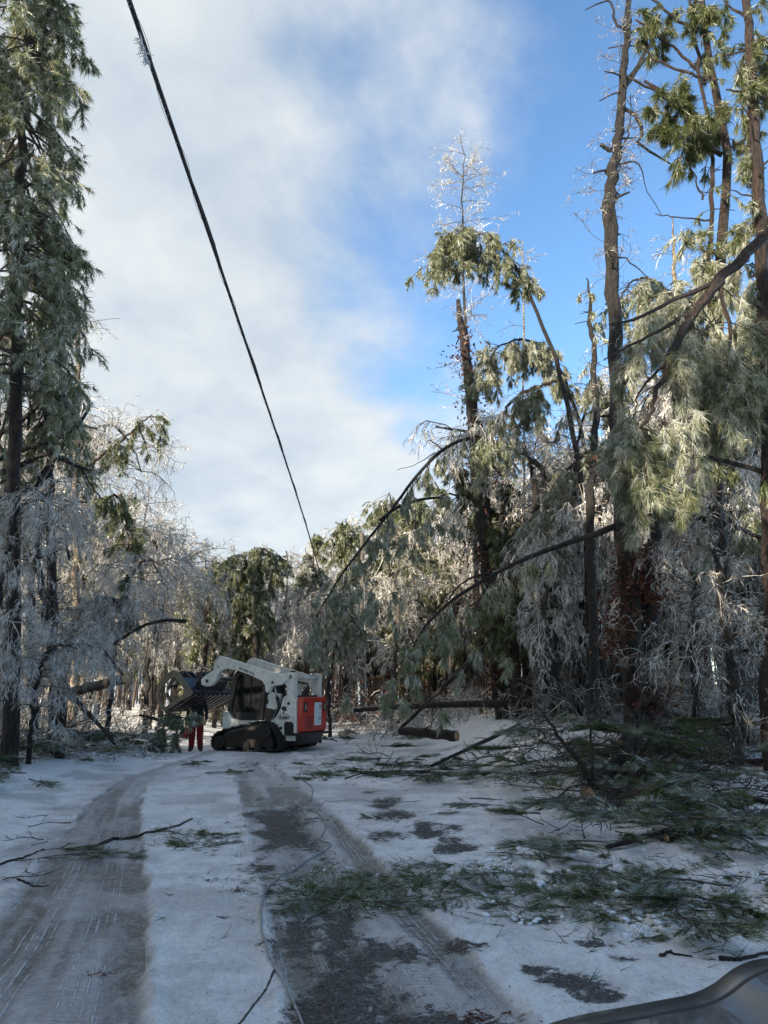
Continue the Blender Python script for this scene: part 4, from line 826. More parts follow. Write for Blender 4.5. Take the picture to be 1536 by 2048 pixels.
gm, gn, gl, gb = mat_new('cab_glass'); gb.inputs['Base Color'].default_value = (.02, .025, .025, 1); gb.inputs['Roughness'].default_value = .06
tr = gn.new('ShaderNodeBsdfTransparent'); tr.inputs[0].default_value = (.5, .53, .5, 1); ms = gn.new('ShaderNodeMixShader'); ms.inputs[0].default_value = .55
gl.new(gb.outputs[0], ms.inputs[1]); gl.new(tr.outputs[0], ms.inputs[2]); gl.new(ms.outputs[0], gn['Material Output'].inputs[0]); M['glass'] = gm

LA = math.radians(26); LF = np.array([-math.cos(LA), math.sin(LA), 0]); LL = np.array([-math.sin(LA), -math.cos(LA), 0])
LO = G(488, 1503) - .97 * LL; LO[2] = 0.02
def LP(px, py, ly):                     # a spot on the lengthwise plane ly of the machine -> its own (x, z)
    r = ray(px, py); p0 = LO + LL * ly - np.array([0, 0, CAMH]); t = p0.dot(LL) / r.dot(LL); q = np.array([0, 0, CAMH]) + r * t - LO
    return float(q.dot(LF)), float(q[2])
loader = thing('track_loader', 'white compact track loader with red rear door and raised grapple on the road', 'loader', tuple(LO)); loader.rotation_euler = (0, 0, math.pi - LA)
def bm_obj(name, bm, mat, parent, bevel=0.0, smooth=False):
    if bevel: bmesh.ops.bevel(bm, geom=[e for e in bm.edges if len(e.link_faces) == 2 and e.calc_face_angle(0) > .6], offset=bevel, segments=2, affect='EDGES', profile=.6)
    bmesh.ops.recalc_face_normals(bm, faces=bm.faces)
    me = bpy.data.meshes.new(name); bm.to_mesh(me); bm.free()
    if smooth:
        for p_ in me.polygons: p_.use_smooth = True
    me.materials.append(mat); return link(name, me, parent)
def prism_bm(bm, out, y0, y1):
    a = [bm.verts.new((x, y0, z)) for x, z in out]; b = [bm.verts.new((x, y1, z)) for x, z in out]; n = len(out)
    bm.faces.new(a); bm.faces.new(b[::-1])
    for i in range(n): bm.faces.new((a[i], b[i], b[(i + 1) % n], a[(i + 1) % n]))
def prism(name, out, y0, y1, mat, parent=None, bevel=.012):
    bm = bmesh.new(); prism_bm(bm, out, y0, y1); return bm_obj(name, bm, mat, parent if parent is not None else loader, bevel)
def box(name, c, s, mat, parent=None, bevel=.01, rot=None):
    bm = bmesh.new(); bmesh.ops.create_cube(bm, size=1); bmesh.ops.scale(bm, vec=s, verts=bm.verts)
    if rot is not None: bmesh.ops.rotate(bm, verts=bm.verts, matrix=Matrix.Rotation(rot[1], 3, rot[0]))
    bmesh.ops.translate(bm, vec=c, verts=bm.verts); return bm_obj(name, bm, mat, parent if parent is not None else loader, bevel)
def disc(name, x, z, r, y0, y1, mat, parent=None, k=22, bevel=.008):
    return prism(name, [(x + r * math.cos(i * 2 * math.pi / k), z + r * math.sin(i * 2 * math.pi / k)) for i in range(k)], y0, y1, mat, parent, bevel)
def rod(name, a, b, r0, r1, mat, parent=None, k=10, mid=None):
    mb = MB(); pts = [a, b] if mid is None else [a, *mid, b]; q = cr(pts, 4 + 6 * len(pts)) if mid else np.array([a, np.array(a) * .5 + np.array(b) * .5, b])
    mb.tubes(np.asarray(q, float), np.linspace(r0, r1, len(q)), k, cap=True); return mb.build(name, mat, parent if parent is not None else loader)
def ring_prism(name, out, inn, y0, y1, mat, parent=None):   # plate with a hole, outlines with equal counts
    bm = bmesh.new(); n = len(out); V = [[bm.verts.new((x, y, z)) for x, z in o] for y in (y0, y1) for o in (out, inn)]
    for i in range(n):
        j = (i + 1) % n; bm.faces.new((V[0][i], V[0][j], V[1][j], V[1][i])); bm.faces.new((V[2][i], V[3][i], V[3][j], V[2][j])); bm.faces.new((V[0][i], V[2][i], V[2][j], V[0][j])); bm.faces.new((V[1][i], V[1][j], V[3][j], V[3][i]))
    return bm_obj(name, bm, mat, parent if parent is not None else loader)
def loop(pts, ly, n): return cr_closed([LP(a, b, ly) for a, b in pts], n)
def cr_closed(p, n):
    p = np.asarray(p, float); m = len(p); t = np.linspace(0, m, n, endpoint=False); i = t.astype(int); f = (t - i)[:, None]
    a, b, c, d = p[(i - 1) % m], p[i % m], p[(i + 1) % m], p[(i + 2) % m]
    return 0.5 * (2 * b + (c - a) * f + (2 * a - 5 * b + 4 * c - d) * f ** 2 + (3 * b - a - 3 * c + d) * f ** 3)
TR = [(421, 1488), (424, 1472), (440, 1460), (478, 1450), (512, 1443), (533, 1444), (547, 1455), (556, 1476), (559, 1492), (551, 1502), (520, 1503.5), (480, 1503.5), (440, 1503), (427, 1498)]
o_ = loop(TR, .97, 64); ctr = o_.mean(0)
nrm = unit(np.stack([-(np.roll(o_, -1, 0) - np.roll(o_, 1, 0))[:, 1], (np.roll(o_, -1, 0) - np.roll(o_, 1, 0))[:, 0]], -1)); nrm *= np.sign(((o_ - ctr) * nrm).sum(1, keepdims=True))
i_ = o_ - nrm * .055
for sgn in (1, -1):
    y0, y1 = (.57, .97) if sgn > 0 else (-.97, -.57)
    tk = ring_prism('track', o_ - nrm * .02, i_, y0, y1, M['rubber'])
    bm = bmesh.new()
    for j in range(0, 64, 1):
        if j % 2: continue
        c = o_[j] - nrm[j] * .008; tg = np.array([nrm[j][1], -nrm[j][0]]); h = [c + tg * .022 - nrm[j] * .014, c + tg * .015 + nrm[j] * .014, c - tg * .015 + nrm[j] * .014, c - tg * .022 - nrm[j] * .014]
        prism_bm(bm, h, y0 - .004, y1 + .004)
    bm_obj('track_lugs', bm, M['rubber'], tk)['kind'] = 'stuff'
    fr = i_ * .82 + ctr * .18
    prism('track_frame', [tuple(q) for q in fr[::3]], y0 + .09, y1 - .07, M['rust'], tk)
    for px, py, r in [(436, 1484, .17), (466, 1493, .11), (490, 1493, .11), (514, 1493, .11), (537, 1491, .12)]:
        x, z = LP(px, py, .97); disc('roller', x, z, r, y0 + .03, y1 - .02, M['rust'], tk); disc('hub', x, z, r * .4, y0 + .02, y1 + .002, M['black'], tk, 12)
    x, z = LP(527, 1463, .97); sp = []
    for j in range(40): a = j * math.pi / 20; rr = .20 + .02 * (1 if j % 4 < 2 else -1); sp.append((x + rr * math.cos(a), z + rr * math.sin(a)))
    prism('sprocket', sp, y0 + .04, y1 - .015, M['rust'], tk, 0); disc('hub', x, z, .09, y0, y1 + .005, M['black'], tk, 14)
def L_(pts, y): return [LP(a, b, y) for a, b in pts]
BY = .60
# hull, front step, rear body
prism('hull', L_([(447, 1426), (453, 1424), (458, 1428), (464, 1437), (480, 1441), (546, 1441), (560, 1470), (590, 1472), (590, 1482), (445, 1482), (445, 1440)], BY), -BY, BY, M['white'])
box('belly_pan', (LP(520, 1480, BY)[0], 0, .30), (2.3, 1.1, .16), M['black'])
RP = L_([(541, 1444), (552, 1434), (561, 1418), (566, 1396), (572, 1391), (590, 1396), (592, 1400), (592, 1469), (566, 1470), (556, 1452)], .70)
rx = LP(592, 1430, .70)[0]
body = prism('rear_body', RP, -.70, .70, M['white'], bevel=.02)
zt, zb = LP(592, 1396, .7)[1], LP(592, 1470, .7)[1]
# engine door
dz0, dz1 = zb + .06, zt + .02
bm = bmesh.new(); bmesh.ops.create_cube(bm, size=1); bmesh.ops.scale(bm, vec=(.16, 1.30, dz1 - dz0), verts=bm.verts); bmesh.ops.translate(bm, vec=(rx - .075, 0, (dz0 + dz1) / 2), verts=bm.verts)
door = bm_obj('rear_door', bm, M['red'], loader, .05, False); door['label'] = 'red engine door with a long white sticker'
dx = rx - .155
for y in (.48, -.52): box('tail_lamp_housing', (dx - .002, y, dz1 - .26), (.02, .17, .24), M['black'], door, .008); box('tail_lamp', (dx - .012, y, dz1 - .26), (.02, .07, .15), M['lamp'], door, .005)
box('sticker', (dx - .004, -.16, (dz0 + dz1) / 2 + .01), (.008, .36, dz1 - dz0 - .30), M['paper'], door, 0)
for z in (dz0 + .32, dz0 + .38, dz0 + .62, dz0 + .68): box('printed_line', (dx - .010, -.26, z), (.004, .10, .025), M['decal'], door, 0)
for z in (dz0 + .78, dz0 + .50): box('printed_line', (dx - .010, -.22, z), (.004, .16, .008), M['decal'], door, 0)
disc_bm = bmesh.new(); bmesh.ops.create_cube(disc_bm, size=1); bmesh.ops.scale(disc_bm, vec=(.02, .16, .03), verts=disc_bm.verts); bmesh.ops.translate(disc_bm, vec=(dx - .005, .0, dz1 - .10), verts=disc_bm.verts); bm_obj('latch', disc_bm, M['black'], door, .005)
prism('rear_bumper', [(rx + .15, zb - .02), (rx - .20, zb - .02), (rx - .20, zb + .05), (rx + .15, zb + .05)], -.72, .72, M['black'])
prism('rear_skid', [(rx + .3, zb - .02), (rx - .12, zb - .02), (rx + .02, zb - .26), (rx + .3, zb - .30)], -.55, .55, M['black'])
# vent and small fittings on the side panel
prism('vent', L_([(569, 1470), (568, 1447), (573, 1443), (583, 1444), (587, 1448), (587, 1470)], .71), .695, .712, M['black'], body, .004)
for px, py in [(577, 1407), (562, 1456)]: x, z = LP(px, py, .71); disc('fitting', x, z, .04, .695, .715, M['black'], body, 14, .004)
# printed tree mark and lettering
def decal(outl, name='tree_mark', mat='decal'):
    prism(name, L_(outl, .71), .700, .7035, M[mat], body, 0)
crown = cr_closed([(562, 1416), (566, 1412.5), (571, 1414), (572.5, 1419), (571, 1422), (567, 1421.5), (563, 1419)], 22)
decal([tuple(q) for q in crown]); decal([(566.3, 1420), (567.8, 1420), (567.8, 1430), (566.2, 1430)]); decal([(563, 1423), (564, 1423), (566.5, 1427), (566.2, 1428.3)]); decal([(558.5, 1429.5), (560, 1427), (562.5, 1429.5)]); decal([(570, 1430), (573, 1428.2), (577, 1430)])
def text(txt, px, py, ly, size, parent, name='lettering', ang=0.0, bold=0.0, squeeze=1.0):
    cu = bpy.data.curves.new('t', 'FONT'); cu.body = txt; cu.size = size; cu.offset = bold; cu.align_x = 'CENTER'; cu.align_y = 'CENTER'
    ob = bpy.data.objects.new('t', cu); COL.objects.link(ob); dg = bpy.context.evaluated_depsgraph_get(); me = bpy.data.meshes.new_from_object(ob.evaluated_get(dg)); bpy.data.objects.remove(ob); bpy.data.curves.remove(cu)
    x, z = LP(px, py, ly); R3 = Matrix(((-1, 0, 0), (0, 0, 1), (0, 1, 0))).to_4x4()      # text right = rearwards, up = up, out of the left side
    me.transform(Matrix.Translation((x, ly, z)) @ R3 @ Matrix.Rotation(ang, 4, 'Z') @ Matrix.Diagonal((squeeze, 1, 1, 1)))
    me.materials.clear(); me.materials.append(M['decal']); return link(name, me, parent)
text('TOP QUALITY', 568, 1434, .7045, .075, body, bold=.004, squeeze=.85); text('TREE EXPERTS', 568, 1437.6, .7045, .058, body, bold=.002, squeeze=.9)
# mid panel with slot and step recess
MP = L_([(529, 1442), (536, 1390), (541, 1384), (560, 1388), (556, 1410), (549, 1420), (538, 1442)], .62)
mp = prism('side_panel', MP, .50, .62, M['white'])
prism('slot', L_([(533, 1407), (533, 1399), (535, 1398), (536.5, 1399), (536.5, 1407), (535, 1409)], .63), .61, .625, M['black'], mp, .002)
prism('step_recess', L_([(530, 1441), (531, 1415), (551, 1420), (540, 1441)], .64), .60, .632, M['black'], loader, .006)
for sgn in (1, -1):
    if sgn < 0: prism('side_panel', MP, -.62, -.50, M['white'])
# uprights and rear cross tube
for sgn in (1, -1):
    yy0, yy1 = (.56, .72) if sgn > 0 else (-.72, -.56)
    up = prism('upright', L_([(575, 1398), (574, 1375), (571, 1358), (573, 1347), (578, 1344), (588, 1346), (590, 1352), (588, 1375), (589, 1398)], .72), yy0, yy1, M['white'], bevel=.015)
    x, z = LP(580, 1353, .73); disc('pin', x, z, .045, yy0 - .01, yy1 + .012, M['black'], up, 14, .004)
x, z = LP(588, 1355, .6); rod('cross_tube', (x, .6, z), (x, -.6, z), .055, .055, M['white'], k=14)
x2, z2 = LP(586, 1385, .6); rod('exhaust', (x2 + .12, -.1, zt - .05), (x2 + .1, -.32, zt + .32), .045, .04, M['black'], mid=[(x2 + .12, -.12, zt + .14)])
prism('engine_hood', [(rx + .05, zt - .02), (rx + .55, zt - .01), (rx + .55, zt + .06), (rx + .1, zt + .07)], -.52, .52, M['black'])
# lift arms
ARM = [(428, 1326), (437, 1311.5), (446, 1313), (500, 1331), (556, 1348), (573, 1345.5), (576, 1352), (571, 1362), (560, 1370), (547, 1371), (541, 1374), (537, 1384), (533, 1385), (530, 1380), (530, 1371), (525, 1362), (500, 1350), (470, 1339), (450, 1337), (441, 1341), (437, 1347), (433, 1359), (422, 1371), (412, 1373), (403, 1369), (402, 1359), (412, 1350), (427, 1340)]
arms = []
for sgn in (1, -1):
    y0, y1 = (.70, .84) if sgn > 0 else (-.84, -.70)
    ar = prism('lift_arm', L_(ARM, .84), y0, y1, M['white'], bevel=.014); arms.append(ar)
    for px, py, r in [(414, 1362, .05), (545, 1365, .035), (437, 1334, .022)]: x, z = LP(px, py, .84); disc('pin', x, z, r, y0 - .008, y1 + .01, M['black'], ar, 14, .003)
    prism('bracket', L_([(426, 1325), (436, 1312), (439, 1314), (429, 1327)], .85), y0 + .02, y1 + .012, M['steel'], ar, .003)
    if sgn > 0: text('346-070-9383', 493, 1342.3, .8415, .085, ar, ang=-.335, bold=.004, squeeze=1.12)
    a0, a1 = LP(549, 1371, .64), LP(554, 1394, .64); b1 = LP(560, 1420, .64); ys = .64 * sgn
    cy = rod('lift_cylinder', (a1[0], ys, a1[1]), (b1[0], ys, b1[1]), .045, .045, M['black']); rod('cylinder_rod', (a0[0], ys, a0[1]), (a1[0], ys, a1[1]), .02, .02, M['steel'], cy)
    c0, c1 = LP(432, 1326, .6), LP(404, 1366, .6); rod('tilt_cylinder', (c0[0], .5 * sgn, c0[1]), (c1[0], .5 * sgn, c1[1]), .03, .022, M['black'])
x, z = LP(415, 1362, .84); rod('arm_cross_tube', (x + .02, .7, z + .05), (x + .02, -.7, z + .05), .06, .06, M['black'], k=12)
for sgn in (1, -1):
    yh = .86 * sgn; hp = [LP(a, b, .84) for a, b in [(560, 1366), (535, 1359), (500, 1346), (465, 1334), (444, 1331), (432, 1342), (416, 1366)]]
    for k in range(2): rod('hydraulic_hose', (hp[0][0], yh - .10 * sgn - .16 * sgn, hp[0][1] - .03 * k), (hp[-1][0], yh - .28 * sgn, hp[-1][1] + .05 * k), .014, .014, M['black'], mid=[(x_, yh - .22 * sgn + .03 * k, z_ - .02 - .03 * k) for x_, z_ in hp[1:-1]])
    x, z = LP(476, 1343, .5); box('work_light', (x + .05, .36 * sgn, z + .02), (.08, .14, .10), M['black'], None, .015); box('work_light_lens', (x + .095, .36 * sgn, z + .02), (.012, .11, .075), M['lamp'], None, .004)
    x, z = LP(588, 1349, .6); box('beacon_bracket', (x + .1, .5 * sgn, z + .08), (.10, .12, .05), M['black'], None, .01)
    a, b = LP(531, 1360, .55), LP(529, 1400, .55); rod('grab_handle', (a[0], .56 * sgn, a[1]), (b[0], .56 * sgn, b[1]), .014, .014, M['black'], mid=[(a[0] - .05, .60 * sgn, (a[1] + b[1]) / 2)])
for j in range(7): box('door_louvre', (dx - .003, .30, dz0 + .10 + j * .05), (.012, .36, .016), M['black'], door, .003)
# cab
CYB = .50
fr_out = L_([(471, 1346), (478, 1340), (522, 1350), (530, 1364), (531, 1392), (524, 1441), (467, 1441), (457, 1430), (456, 1415)], CYB)
fr_in = L_([(477, 1352), (481, 1349), (519, 1357), (524.5, 1367), (525, 1391), (521, 1424), (466, 1425), (463, 1420), (464, 1413)], CYB)
cab = ring_prism('cab_frame', fr_out, fr_in, .43, .52, M['black'])
ring_prism('far_side_frame', fr_out, fr_in, -.52, -.43, M['black'], cab)
prism('side_window', fr_in, .470, .482, M['glass'], cab, 0); prism('side_window', fr_in, -.482, -.470, M['glass'], cab, 0)
rt = L_([(471, 1346), (478, 1340), (522, 1350), (524, 1355), (478, 1346)], CYB); prism('roof', rt, -.52, .52, M['black'], cab)
prism('cab_floor', L_([(457, 1430), (458, 1426), (523, 1430), (524, 1441), (467, 1441)], CYB), -.43, .43, M['black'], cab)
a, b = LP(471, 1346, .5), LP(456, 1415, .5); prism('front_window', [(a[0] - .03, a[1] - .03), (a[0] - .015, a[1] - .03), (b[0] - .02, b[1]), (b[0] - .04, b[1])], -.43, .43, M['glass'], cab, 0)
a, b = LP(528, 1362, .5), LP(523, 1430, .5); prism('rear_wall', [(a[0], a[1]), (a[0] + .03, a[1]), (b[0] + .03, b[1]), (b[0], b[1])], -.43, .43, M['black'], cab)
p0, p1 = LP(503, 1354, .5), LP(500, 1424, .5); rod('window_bar', (p0[0], .476, p0[1]), (p1[0], .476, p1[1]), .022, .022, M['black'], cab)
bm = bmesh.new(); xa, za = LP(502, 1424, .5); xb, zb2 = LP(523, 1358, .5)
for j in range(17): z = za + (zb2 - za) * (j + .5) / 17; prism_bm(bm, [(xa, z - .006), (xb, z - .006), (xb, z + .006), (xa, z + .006)], .484, .490)
bm_obj('screen_bars', bm, M['black'], cab)['kind'] = 'stuff'
xs, zs = LP(505, 1422, .0); box('seat', (xs - .05, 0, zs + .02), (.5, .5, .14), M['black'], cab, .04); box('seat_back', (xs - .30, 0, zs + .32), (.14, .5, .62), M['black'], cab, .05)
for y in (.3, -.3): rod('control_lever', (xs + .32, y, zs - .1), (xs + .25, y, zs + .28), .02, .03, M['black'], cab)
x, z = LP(450, 1429, .6)
for y in (.5, -.5): box('front_step', (x, y, z + .02), (.18, .2, .12), M['white'], loader, .03)
# grapple
GY = .93
gr_out = cr_closed(L_([(312, 1392), (316, 1375), (325, 1358), (341, 1343), (352, 1341), (363, 1352), (379, 1376), (386, 1388), (360, 1404), (336, 1420), (328, 1421), (317, 1408)], GY), 40)
gr_in = cr_closed(L_([(319, 1391), (323, 1378), (332, 1365), (343, 1355), (352, 1356), (360, 1365), (368, 1377), (367, 1388), (354, 1397), (340, 1408), (331, 1414), (323, 1404)], GY), 40)
grap = ring_prism('grapple', gr_out, gr_in, GY - .03, GY + .03, M['olive']); grap['label'] = 'worn olive root grapple bucket'
ring_prism('end_plate', gr_out, gr_in, -GY - .03, -GY + .03, M['olive'], grap)
low = L_([(386, 1386), (376, 1391), (360, 1402), (336, 1419), (326, 1424), (336, 1424), (362, 1409), (380, 1397), (390, 1391)], GY)
for i in range(9): y = -.86 + i * .215; prism('tine', low, y - .055, y + .055, M['black'], grap, .006)
for px, py, r in [(384, 1388, .07), (362, 1402, .05), (341, 1416, .04)]: x, z = LP(px, py, GY); rod('cross_bar', (x, GY, z), (x, -GY, z), r, r, M['black'], grap, 10)
back = L_([(386, 1392), (379, 1376), (366, 1355), (362, 1356), (374, 1378), (381, 1392)], GY); prism('back_plate', back, -.9, .9, M['black'], grap)
for yc in (.42, -.42):
    up_o = L_([(366, 1354), (352, 1341), (340, 1343), (324, 1360), (316, 1378), (320, 1380), (330, 1364), (343, 1352), (350, 1352), (362, 1366)], GY)
    for dy in (-.14, .14): prism('claw', up_o, yc + dy - .025, yc + dy + .025, M['black'], grap, .004)
    x, z = LP(352, 1346, GY); rod('claw_pivot', (x, yc - .18, z), (x, yc + .18, z), .06, .06, M['black'], grap); x2, z2 = LP(383, 1384, GY); rod('claw_cylinder', (x, yc, z), (x2, yc, z2), .04, .055, M['black'], grap)
    x, z = LP(323, 1372, GY); rod('claw_bar', (x, yc - .16, z), (x, yc + .16, z), .035, .035, M['black'], grap)
x, z = LP(333, 1390, GY); disc('pivot_boss', x, z, .07, GY - .02, GY + .06, M['olive'], grap, 16); prism('boss_arm', L_([(322, 1385), (322, 1389), (333, 1393), (344, 1405), (347, 1403), (336, 1388)], GY), GY - .015, GY + .02, M['black'], grap, .003)
h0, h1 = LP(392, 1386, .5), LP(402, 1362, .6); box('hitch_plate', ((h0[0] + h1[0]) / 2, 0, (h0[1] + h1[1]) / 2), (.10, 1.3, .62), M['black'], grap, .02, rot=('Y', -.35))
for y in (.3, -.2): rod('hydraulic_hose', (h1[0], y, h1[1] + .1), (h0[0] + .2, y + .1, h0[1] + .3), .018, .018, M['black'], grap, 6, mid=[(h1[0] + .15, y, h1[1] + .35)])

# ------------------------------------------------------------------ the worker behind the grapple
PY = 22.9; PX = P(391, 1490, PY)[0]; PZ = float(HGT(PX, PY)) + .012
sk = {'pelvis': (0, 0, .95, .155), 'waist': (0, 0, 1.10, .15), 'chest': (0, .0, 1.34, .175), 'neck': (0, 0, 1.50, .065), 'head0': (0, -.02, 1.60, .085), 'head1': (0, -.02, 1.70, .095),
      'hipL': (-.10, 0, .90, .13), 'kneeL': (-.12, -.01, .50, .108), 'ankL': (-.125, .01, .11, .088), 'toeL': (-.14, -.15, .045, .05), 'hipR': (.10, 0, .90, .13), 'kneeR': (.12, -.02, .50, .108), 'ankR': (.135, .01, .11, .088), 'toeR': (.20, -.13, .045, .05),
      'shL': (-.19, 0, 1.42, .075), 'elL': (-.27, -.02, 1.16, .055), 'wrL': (-.26, -.12, .94, .042), 'haL': (-.26, -.16, .86, .042), 'shR': (.19, 0, 1.42, .075), 'elR': (.28, -.02, 1.16, .055), 'wrR': (.30, -.10, .93, .042), 'haR': (.30, -.13, .84, .042)}
ed = [('pelvis', 'waist'), ('waist', 'chest'), ('chest', 'neck'), ('neck', 'head0'), ('head0', 'head1')] + [e for s_ in 'LR' for e in (('pelvis', 'hip' + s_), ('hip' + s_, 'knee' + s_), ('knee' + s_, 'ank' + s_), ('ank' + s_, 'toe' + s_), ('chest', 'sh' + s_), ('sh' + s_, 'el' + s_), ('el' + s_, 'wr' + s_), ('wr' + s_, 'ha' + s_))]
ks = list(sk); me = bpy.data.meshes.new('person'); me.from_pydata([sk[k][:3] for k in ks], [(ks.index(a), ks.index(b)) for a, b in ed], [])
po = bpy.data.objects.new('person_tmp', me); COL.objects.link(po); m_ = po.modifiers.new('skin', 'SKIN'); m2 = po.modifiers.new('sub', 'SUBSURF'); m2.levels = 2; m2.render_levels = 2
for i, k in enumerate(ks): v = me.skin_vertices[0].data[i]; v.radius = (sk[k][3], sk[k][3] * (.8 if k in ('chest', 'waist', 'pelvis') else 1)); v.use_root = (k == 'pelvis')
dg = bpy.context.evaluated_depsgraph_get(); pm = bpy.data.meshes.new_from_object(po.evaluated_get(dg)); bpy.data.objects.remove(po)
M['redcloth'] = mat_noise('red_work_trousers', [(.3, (.16, .006, .010)), (.7, (.26, .012, .016))], 12, rough=.85, bump=.4); M['darkcloth'] = mat_noise('dark_jacket', [(.3, (.012, .012, .014)), (.7, (.03, .03, .034))], 10, rough=.9)
M['skin'] = mat_noise('skin', [(.3, (.42, .24, .17)), (.7, (.5, .3, .22))], 9, rough=.6); M['boot'] = mat_noise('brown_boots', [(.3, (.035, .022, .015)), (.7, (.08, .05, .032))], 14, rough=.7)
for k in ('redcloth', 'darkcloth', 'skin', 'boot'): pm.materials.append(M[k])
for p_ in pm.polygons:
    z, x = p_.center.z, abs(p_.center.x); p_.use_smooth = True
    p_.material_index = 3 if z < .17 else (2 if z > 1.50 or (x > .2 and z < .93) else (1 if z > 1.02 or x > .21 else 0))
per = thing('person', 'person in red work trousers and dark jacket standing behind the raised grapple', 'person', (PX, PY, PZ)); pb = link('body', pm, per)
hm = MB(); th = np.linspace(0, np.pi / 2, 6)
bm = bmesh.new(); bmesh.ops.create_uvsphere(bm, u_segments=18, v_segments=10, radius=.125); bmesh.ops.delete(bm, geom=[v for v in bm.verts if v.co.z < -.01], context='VERTS'); bmesh.ops.translate(bm, vec=(0, -.02, 1.70), verts=bm.verts)
bm_obj('helmet', bm, M['redcloth'], per, 0, True)
for s_ in (-1, 1):
    for k in range(4):
        x0, y0, z0 = s_ * .28 + (k - 1.5) * .018, -.15, .84; rod('finger', (x0, y0, z0), (x0, y0 - .01, z0 - .075), .010, .008, M['skin'], per, 6, mid=[(x0, y0 - .015, z0 - .04)])
    rod('thumb', (s_ * .26 - s_ * .03, -.16, .87), (s_ * .22, -.18, .80), .011, .009, M['skin'], per, 6)
fc = thing('fuel_can', "bright red container held beside the person's leg", 'container', (PX - .30, PY - .10, PZ + .40))
M['redcan'] = paint('bright_red_plastic', (.45, .008, .02), .4, amt=.15)
bm = bmesh.new(); bmesh.ops.create_cube(bm, size=1); bmesh.ops.scale(bm, vec=(.16, .22, .30), verts=bm.verts); bmesh.ops.translate(bm, vec=(0, 0, .15), verts=bm.verts); bm_obj('can', bm, M['redcan'], fc, .03)
rod('handle', (-.0, -.07, .30), (0, .07, .30), .014, .014, M['redcan'], fc, 8, mid=[(0, -.05, .40), (0, .05, .40)])

# ------------------------------------------------------------------ cables and pole
M['cable'] = mat_noise('black_cable', [(.3, (.008, .009, .010)), (.7, (.025, .027, .03))], 20, rough=.5); M['ice'] = mat_noise('clinging_ice', [(.3, (.30, .33, .36)), (.7, (.55, .58, .62))], 20, rough=.2)
cab_pts = [P(215, -150, 2.8), P(262, 0, 3.4), P(318, 171, 4.0), P(374, 342, 4.8), P(428, 498, 5.8), P(482, 670, 7.45), P(545, 854, 10.4), P(577, 949, 12.9), P(615, 1057, 17.5), P(634, 1108, 21), P(647, 1187, 27), P(716, 1195, 36)]
_c = np.array(cab_pts[:-1]); _ys = np.geomspace(2.5, 27, 30); _px = np.poly1d(np.polyfit(_c[:, 1], _c[:, 0], 2)); _pz = np.poly1d(np.polyfit(_c[:, 1], _c[:, 2], 3))
cab_pts = [np.array([_px(y_), y_, _pz(y_)]) for y_ in _ys] + [np.array(cab_pts[-1])]
cq = cr(cab_pts, 220); cbl = thing('overhead_cable', 'thick black overhead cable slung across the sky to the far pole', 'cable', tuple(cq[0]))
tt = np.linspace(0, 1, 220)
def cpart(nm, mb, mat): o = mb.build(nm, mat, cbl); o.matrix_parent_inverse = Matrix.Translation(cbl.location).inverted(); return o
m1 = MB(); m1.tubes(cq, np.full(220, .0155), 8); cpart('main_cable', m1, M['cable'])
c2 = cr(cab_pts, 520); ph = np.cumsum(np.r_[0, np.linalg.norm(np.diff(c2, axis=0), axis=1)])
m1 = MB(); m1.tubes(c2 + np.stack([.012 * np.cos(ph * 2.2), 0 * ph, .012 * np.sin(ph * 2.2) + .016], -1), np.full(520, .0075), 6); cpart('messenger_strand', m1, M['cable'])
m1 = MB(); m1.tubes(c2 + np.stack([.024 * np.cos(ph * 6), 0 * ph, .022 * np.sin(ph * 6)], -1), np.full(520, .0016), 4); cpart('lashing_wire', m1, M['cable'])
m1 = MB(); k = rs.randint(20, 420, 150); k[:95] = np.argmin(np.abs(c2[:, 1] - 3.66)) + rs.randint(-5, 6, 95); s = c2[k] + np.array([0, 0, -.02]); D = unit(rs.normal(size=(150, 3)) * .8 + np.array([-.9, 0, -.5])); A = grow(s, D, (.02 + .05 * rs.rand(150)) * np.where(np.arange(150) < 60, .9, .3), 3, .3, .3); m1.tubes(A, taper(150, 3, .004, .0015), 4); cpart('ice_fringe', m1, M['ice'])['kind'] = 'stuff'
pb_ = P(726, 1430, 36); pole = thing('utility_pole', 'tall grey wooden utility pole behind the arched limb', 'pole', (pb_[0], 36, 0)); ptop = P(716, 1066, 36)[2]
M['polewood'] = mat_noise('weathered_pole_wood', [(.3, (.05, .043, .038)), (.7, (.13, .115, .10))], 10, (1, 1, .1), .85, .5)
rod('pole_shaft', (0, 0, -.3), (-.10, 0, ptop), .135, .105, M['polewood'], pole, 14)
for z, x1 in ((ptop - .15, .95), (ptop - .75, .8)): rod('bracket_arm', (-.1, 0, z), (x1, -.1, z), .035, .03, M['polewood'], pole, 8)
rod('bracket_post', (.9, -.1, ptop - .1), (.78, -.1, ptop - 1.5), .02, .02, M['cable'], pole, 6); rod('conduit', (.16, -.1, 0), (.02, -.12, ptop - 2.5), .03, .03, M['steel'], pole, 8)
